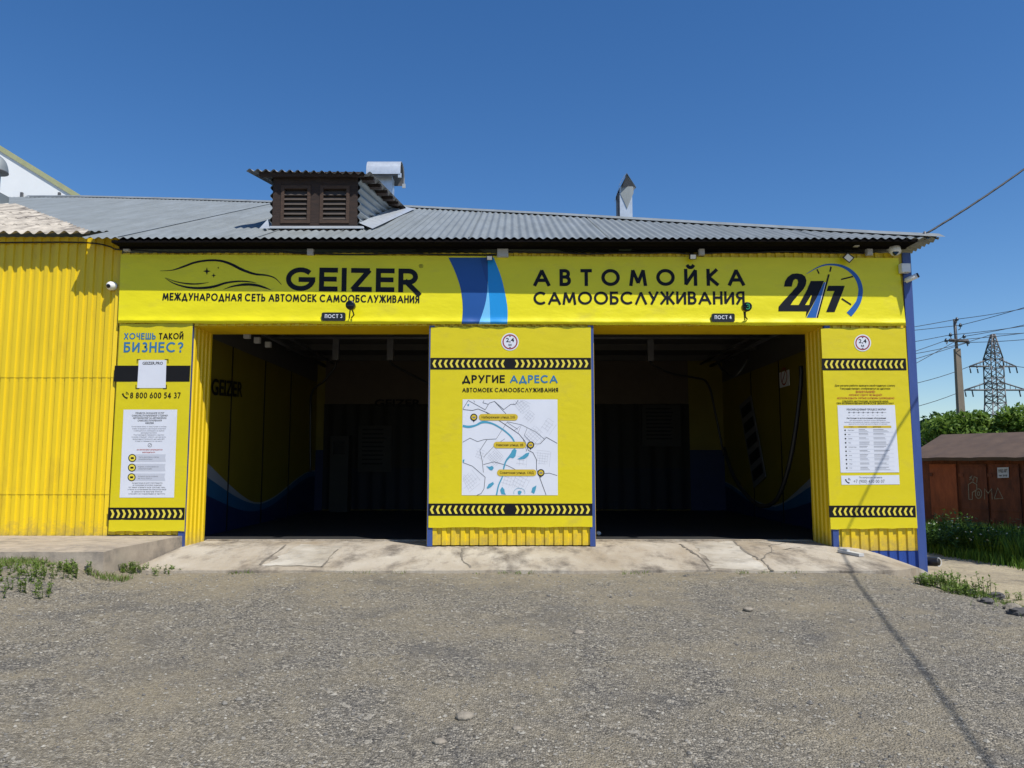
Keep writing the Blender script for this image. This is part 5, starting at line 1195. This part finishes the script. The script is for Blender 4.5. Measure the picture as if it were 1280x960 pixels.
tree('bushy green tree rising over the middle of the garage roof below the lattice tower', X(1226, 29), 29, -1, P(0, 503, 29).z + 1, 1.55, 1.5, 6500, .10, LEAF, 3)
tree('bushy green tree over the garage roof at the right edge', X(1272, 28), 28, -1, P(0, 500, 28).z + 1, 1.6, 1.5, 6500, .10, LEAF, 4)
tree('rounded green tree beside the concrete pole foot', X(1190, 30), 30, -1, P(0, 507, 30).z + 1, 1.4, 1.4, 5500, .10, LEAF, 6)
tree('small darker tree nearest the yellow building corner', X(1162, 33), 33, -1, P(0, 512, 33).z + 1, 1.25, 1.2, 4500, .10, LEAFD, 8)
tree('dark tree low behind the building corner', X(1146, 36), 36, -1, P(0, 535, 36).z + 1, 1.6, 1.3, 3500, .11, LEAFD, 9)
tree('unseen green tree added at the right to shade the weeds before the garage', 14.2, 15.2, -.7, 8.6, 2.3, 2.2, 14000, .16, LEAFD, 12, grp='added shade trees', sub=26)  # out-of-view tree, added to cast shade on the weeds
# far wooded hill
mb = MB(); r = np.random.default_rng(4)
hx = [P(1120, 500, 260).x + (i - 14) * 12 for i in range(44)]; v = []
for i, x in enumerate(hx):
    z = P(1250 , 500, 260).z + 6 * ss(i - 14, 4, 14) - 9 * ss(22 - i, 0, 8) + 1.5 * math.sin(i * 1.7); v += [(x, 260, -5), (x, 262, z - 5), (x, 330, z * .6)]
mb.add(v, [(3 * i + k, 3 * i + 3 + k, 3 * i + 4 + k, 3 * i + 1 + k) for i in range(43) for k in range(2)], mat('hill_green', (.04, .075, .02), .95, var=.4, vscale=.2), True)
tag(mb.build('hill'), kind='structure')
mb = MB()
for i in range(42):
    x = hx[i] + r.uniform(-3, 3); z = v[3 * i + 1][2]; leaves(mb, (x, 258, z - 1), (9, 6, 6.5), 420, 1.0, LEAFD, 100 + i, .3, sub=7)
tag(mb.build('wood'), 'dark far-off wood along the hill top at the right edge', 'wood', kind='stuff')

def blades(mb, pts, h, w_, m, seed, lean=.35):
    r = np.random.default_rng(seed); p = np.array(pts, float); n = len(p); a = r.uniform(0, 6.283, n); hh = h * r.uniform(.45, 1.2, n); ww = w_ * r.uniform(.6, 1.3, n)
    dx, dy = np.cos(a), np.sin(a); l_ = lean * hh * r.uniform(.2, 1.4, n); b = r.uniform(0, 6.283, n)
    b0_ = p + np.stack([dx * ww, dy * ww, 0 * a], 1); b1_ = p - np.stack([dx * ww, dy * ww, 0 * a], 1); md = p + np.stack([np.cos(b) * l_ * .4, np.sin(b) * l_ * .4, hh * .6], 1); tp = p + np.stack([np.cos(b) * l_, np.sin(b) * l_, hh], 1)
    m0 = md + np.stack([dx * ww * .7, dy * ww * .7, 0 * a], 1); m1 = md - np.stack([dx * ww * .7, dy * ww * .7, 0 * a], 1)
    v = np.stack([b1_, b0_, m0, m1, tp], 1).reshape(-1, 3); mb.add(v.tolist(), [f_ for i in range(n) for f_ in ((5 * i, 5 * i + 1, 5 * i + 2, 5 * i + 3), (5 * i + 3, 5 * i + 2, 5 * i + 4))], m)
r = np.random.default_rng(11)
# tall weeds between path and garage
pts = []; front = []
for _ in range(26000):
    x = r.uniform(9.9, 15); y = r.uniform(13.5, 23.5)
    if (Vector((x, y, 0)) - GO).dot(GN) < .06: continue
    e = x - 10.15 - .25 * nz2((y - 9) / 30 * 14, 1, 1, 2) - max(0, y - 19) * .1
    if e < -.12 + .12 * r.normal(): continue
    (front if e < .35 else pts).append((x, y, g(x, y)))
mb = MB(); blades(mb, pts, .58, .014, GRASSM, 1); blades(mb, front, .26, .011, GRASSM, 2)
tag(mb.build('grass'), 'tall green grass and weeds in front of the rusty garage', 'grass', kind='stuff')
def weed(label, x, y, h, rad, n, seed, m=WEEDM, grp='weeds', flowers=0):
    r_ = random.Random(seed); z = g(x, y); t = thing('weed_clump', label, 'weed', (x, y, z), grp)
    mb = MB(); pts = []
    st = []
    for k in range(max(6, n // 7)):
        a = r_.uniform(0, 6.28); d = rad * r_.random() ** .6; b = (x + math.cos(a) * d, y + math.sin(a) * d * .7); hh = h * r_.uniform(.5, 1.1) * (1 - .4 * d / rad)
        e = Vector((b[0] + r_.uniform(-.1, .1) * h * 2, b[1] + r_.uniform(-.1, .1) * h * 2, z + hh)); s0 = Vector((b[0], b[1], g(*b) - .02)); mb.tube([s0, (s0 + e) / 2 + Vector((.01, 0, .01)), e], [.004, .003, .0015], m, 4, False); st.append((s0, e))
        v = []; fs = []
    for i in range(n * 3):
        s0, e = st[i % len(st)]; q_ = s0 + (e - s0) * (r_.random() ** .8); a = r_.uniform(0, 6.28); l_ = (.02 + h * .06) * r_.uniform(.6, 1.6); dr = Vector((math.cos(a), math.sin(a), r_.uniform(-.1, .9))).normalized() * l_; sd = Vector((-math.sin(a), math.cos(a), r_.uniform(-.3, .3))) * l_ * .22
        k = len(v); v += [q_, q_ + dr * .5 + sd, q_ + dr, q_ + dr * .5 - sd]; fs.append((k, k + 1, k + 2, k + 3))
    mb.add(v, fs, m); mb.build('foliage', t)
    if flowers:
        mb = MB()
        for k in range(flowers): s0, e = r_.choice(st); mb.sphere(e + Vector((r_.uniform(-.05, .05), r_.uniform(-.05, .05), .01)), .022 * r_.uniform(.6, 1.2), FLOW, 6, 4, (1, 1, .6))
        mb.build('flower', t)
gy = lambda px, py: hitg(px, py)
def hitg(px, py):
    r_ = ray(px, py); t_ = 2.0
    while t_ < 60:
        p = Vector((0, 0, EYE)) + r_ * t_
        if p.z < g(p.x, p.y): return p
        t_ += .004
    return p
for k, (px, py, h, rad, n, lab) in enumerate(((8, 718, .13, .40, 260, 'leafy weed clump at the left edge under the slab'), (52, 714, .11, .40, 260, 'low weed clump against the middle of the slab face'), (88, 712, .12, .28, 200, 'bushy weed clump below the slab, left of its corner'), (116, 711, .11, .20, 150, 'compact weed clump right at the slab corner'), (163, 714, .13, .20, 240, 'bright leafy weed clump at the left foot of the ramp'), (20, 738, .16, .4, 200, 'flat weed patch on the gravel at the left edge'), (200, 716, .10, .3, 120, 'low weed tuft along the left ramp edge'),
                                             (1180, 736, .24, .26, 300, 'largest light green weed clump by the blue corner trim'), (1205, 744, .18, .24, 200, 'light green weed clump right of the largest one'), (1160, 731, .13, .16, 110, 'small weed clump right under the blue corner'), (1226, 748, .30, .14, 80, 'thin upright weed beside the dark chunks'), (1262, 752, .24, .2, 100, 'sparse weed by the dark chunks at the right edge'))):
    p = hitg(px, py); weed(lab, p.x, p.y, h, rad, n, 40 + k, grp='weeds along the slab and ramp' if px < 640 else 'weeds by the building corner')
for k, (px, Yw, fl) in enumerate(((1170, 19.5, 8), (1184, 19.0, 10), (1204, 18.2, 12), (1226, 18.4, 6), (1256, 17.6, 6), (1192, 21.0, 4))):
    p = P(px, 640, Yw); weed(('leafy weed with white blossom nearest the blue corner', 'leafy weed with white blossom left of the orange rusty door', 'fullest white-flowered weed at the edge of the path', 'tall weed in front of the graffiti', 'tall weed below the pale notice on the garage', 'tall weed against the foot of the orange rusty door')[k], p.x, Yw, 1.0, .6, 420, 70 + k, LEAFD, 'tall weeds before the garage', fl)
# short grass and dry tufts on the ground edges
pts = []
for _ in range(9000):
    x = r.uniform(-7.5, -4.4); y = r.uniform(8.2, 9.15); 
    if x > -5 and y < 8.9: continue
    if nz2(x * 2, y * 2, 1, 3) > -.25 and y > 8.2 + .25 * nz2(x * 1.5, 1) - (x + 7.5) * -.2: pts.append((x, y, g(x, y)))
for _ in range(900):
    x = r.uniform(-4.7, 4.0)
    if nz2(x * 2.3, 1, 1, 5) > .25: pts.append((x, rampfront(x) - r.uniform(.0, .10) ** 1.0, g(x, 9.3)))
for _ in range(3200):
    y = r.uniform(7.0, 11); x = 5.55 + (11 - y) * -.02 + r.normal() * .26
    if nz2(x * 2, y * 2, 1, 1) > -.2: pts.append((x, y, g(x, y)))
mb = MB(); blades(mb, pts[::2], .06, .004, WEEDM, 5, .8); blades(mb, pts[1::5], .05, .004, DRYM, 6, .9); blades(mb, pts[3::4], .04, .005, WEEDM, 7, 1.2); tag(mb.build('grass'), 'short patchy grass along the slab foot and the yard edge', 'grass', kind='stuff')

# ------------------------------------------------------------------ stones
def rock(mb, c, s, m, seed, sq=(1, 1, .6)):
    r_ = random.Random(seed); k = len(mb.v); mb.sphere(c, s, m, 9, 7, sq)
    for i in range(k, len(mb.v)):
        v_ = Vector(mb.v[i]) - Vector(c); f_ = 1 + .22 * nz2(v_.x * 9 / s * .2 + seed, v_.y * 9 / s * .2 + v_.z * 7 / s * .2, 1, seed); mb.v[i] = tuple(Vector(c) + v_ * f_ * (r_.uniform(.8, 1.15) if m is ROCKD else r_.uniform(.93, 1.06)))
for k, (px, py, s, lab) in enumerate(((581, 898, .05, 'largest smooth beige stone lying on the gravel near the bottom middle'), (549, 929, .032, 'pale rounded stone lower left of the largest one'), (563, 845, .018, 'small bright pebble above the largest stone'), (935, 763, .04, 'flat pale stone on the gravel before the right bay'), (723, 792, .04, 'flat sandy stone on the gravel before the pier'), (646, 912, .025, 'small light pebble right of the largest stone'))):
    p = hitg(px, py); mb = MB(); rock(mb, p + Vector((0, 0, s * .25)), s, ROCK, k, (1.2, 1, .55)); tag(mb.build('loose_stone', None, p), lab, 'stone', 'loose stones on the yard')
for k, (px, py, s, lab) in enumerate(((1245, 749, .075, 'largest black chunk of rubble by the path edge'), (1233, 755, .055, 'smaller black chunk left of the largest one'), (1211, 743, .055, 'dark chunk half hidden in the light green weeds'), (1266, 764, .07, 'pale broken stone at the right edge'), (1274, 770, .07, 'dark chunk at the right edge of the photo'), (1152, 727, .06, 'pale broken concrete piece below the blue corner'))):
    p = hitg(px, py); mb = MB(); rock(mb, p + Vector((0, 0, s * .4)), s, ROCK if 'pale' in lab else ROCKD, 20 + k, (1.35, 1, .75)); mb.sm = [False] * len(mb.sm); tag(mb.build('rubble_chunk', None, p), lab, 'rubble', 'rubble at the yard edge')
STONES = leafmat('gravel_stone', (.09, .086, .08), (.34, .315, .26), 0.0)
def stones(n, seed, xr, yr, smin, smax, mb):
    r_ = np.random.default_rng(seed); x = r_.uniform(*xr, n); y = yr[0] + (yr[1] - yr[0]) * r_.random(n) ** 1.3; s = smin + (smax - smin) * r_.random(n) ** 3.5
    ok = [i for i in range(n) if abs(x[i]) < y[i] * .74 + .3 and y[i] < (rampfront(x[i]) - .03 if x[i] > -4.7 else 9.0)]
    base = np.array([(1, 0, 0), (.3, .95, 0), (-.8, .6, 0), (-.9, -.4, 0), (.2, -1, 0), (.25, .3, .8), (-.4, -.15, .85), (.05, 0, -.6)])
    fs = [(0, 1, 5), (1, 2, 5), (2, 6, 5), (2, 3, 6), (3, 4, 6), (4, 5, 6), (4, 0, 5), (1, 0, 7), (2, 1, 7), (3, 2, 7), (4, 3, 7), (0, 4, 7)]
    V = []; Fs = []
    for i in ok:
        a = r_.uniform(0, 6.283); ca, sa = math.cos(a), math.sin(a); b = base * r_.uniform(.7, 1.25, (8, 3)) * s[i] * [1, .8, .62]; xx = b[:, 0] * ca - b[:, 1] * sa + x[i]; yy_ = b[:, 0] * sa + b[:, 1] * ca + y[i]; zz2 = b[:, 2] + g(x[i], y[i]) + s[i] * .12 + nz2(x[i], y[i], .8, 1) * .012
        k = len(V); V += list(zip(xx.tolist(), yy_.tolist(), zz2.tolist())); Fs += [(p + k, q_ + k, w_ + k) for p, q_, w_ in fs]
    mb.add(V, Fs, STONES)
mb = MB(); stones(30000, 1, (-7.5, 6.5), (3.8, 10.4), .004, .017, mb); stones(160, 2, (-7, 6.5), (3.8, 10.6), .018, .036, mb)
tag(mb.build('gravel'), 'loose grey and beige gravel stones strewn over the yard', 'gravel', kind='stuff')
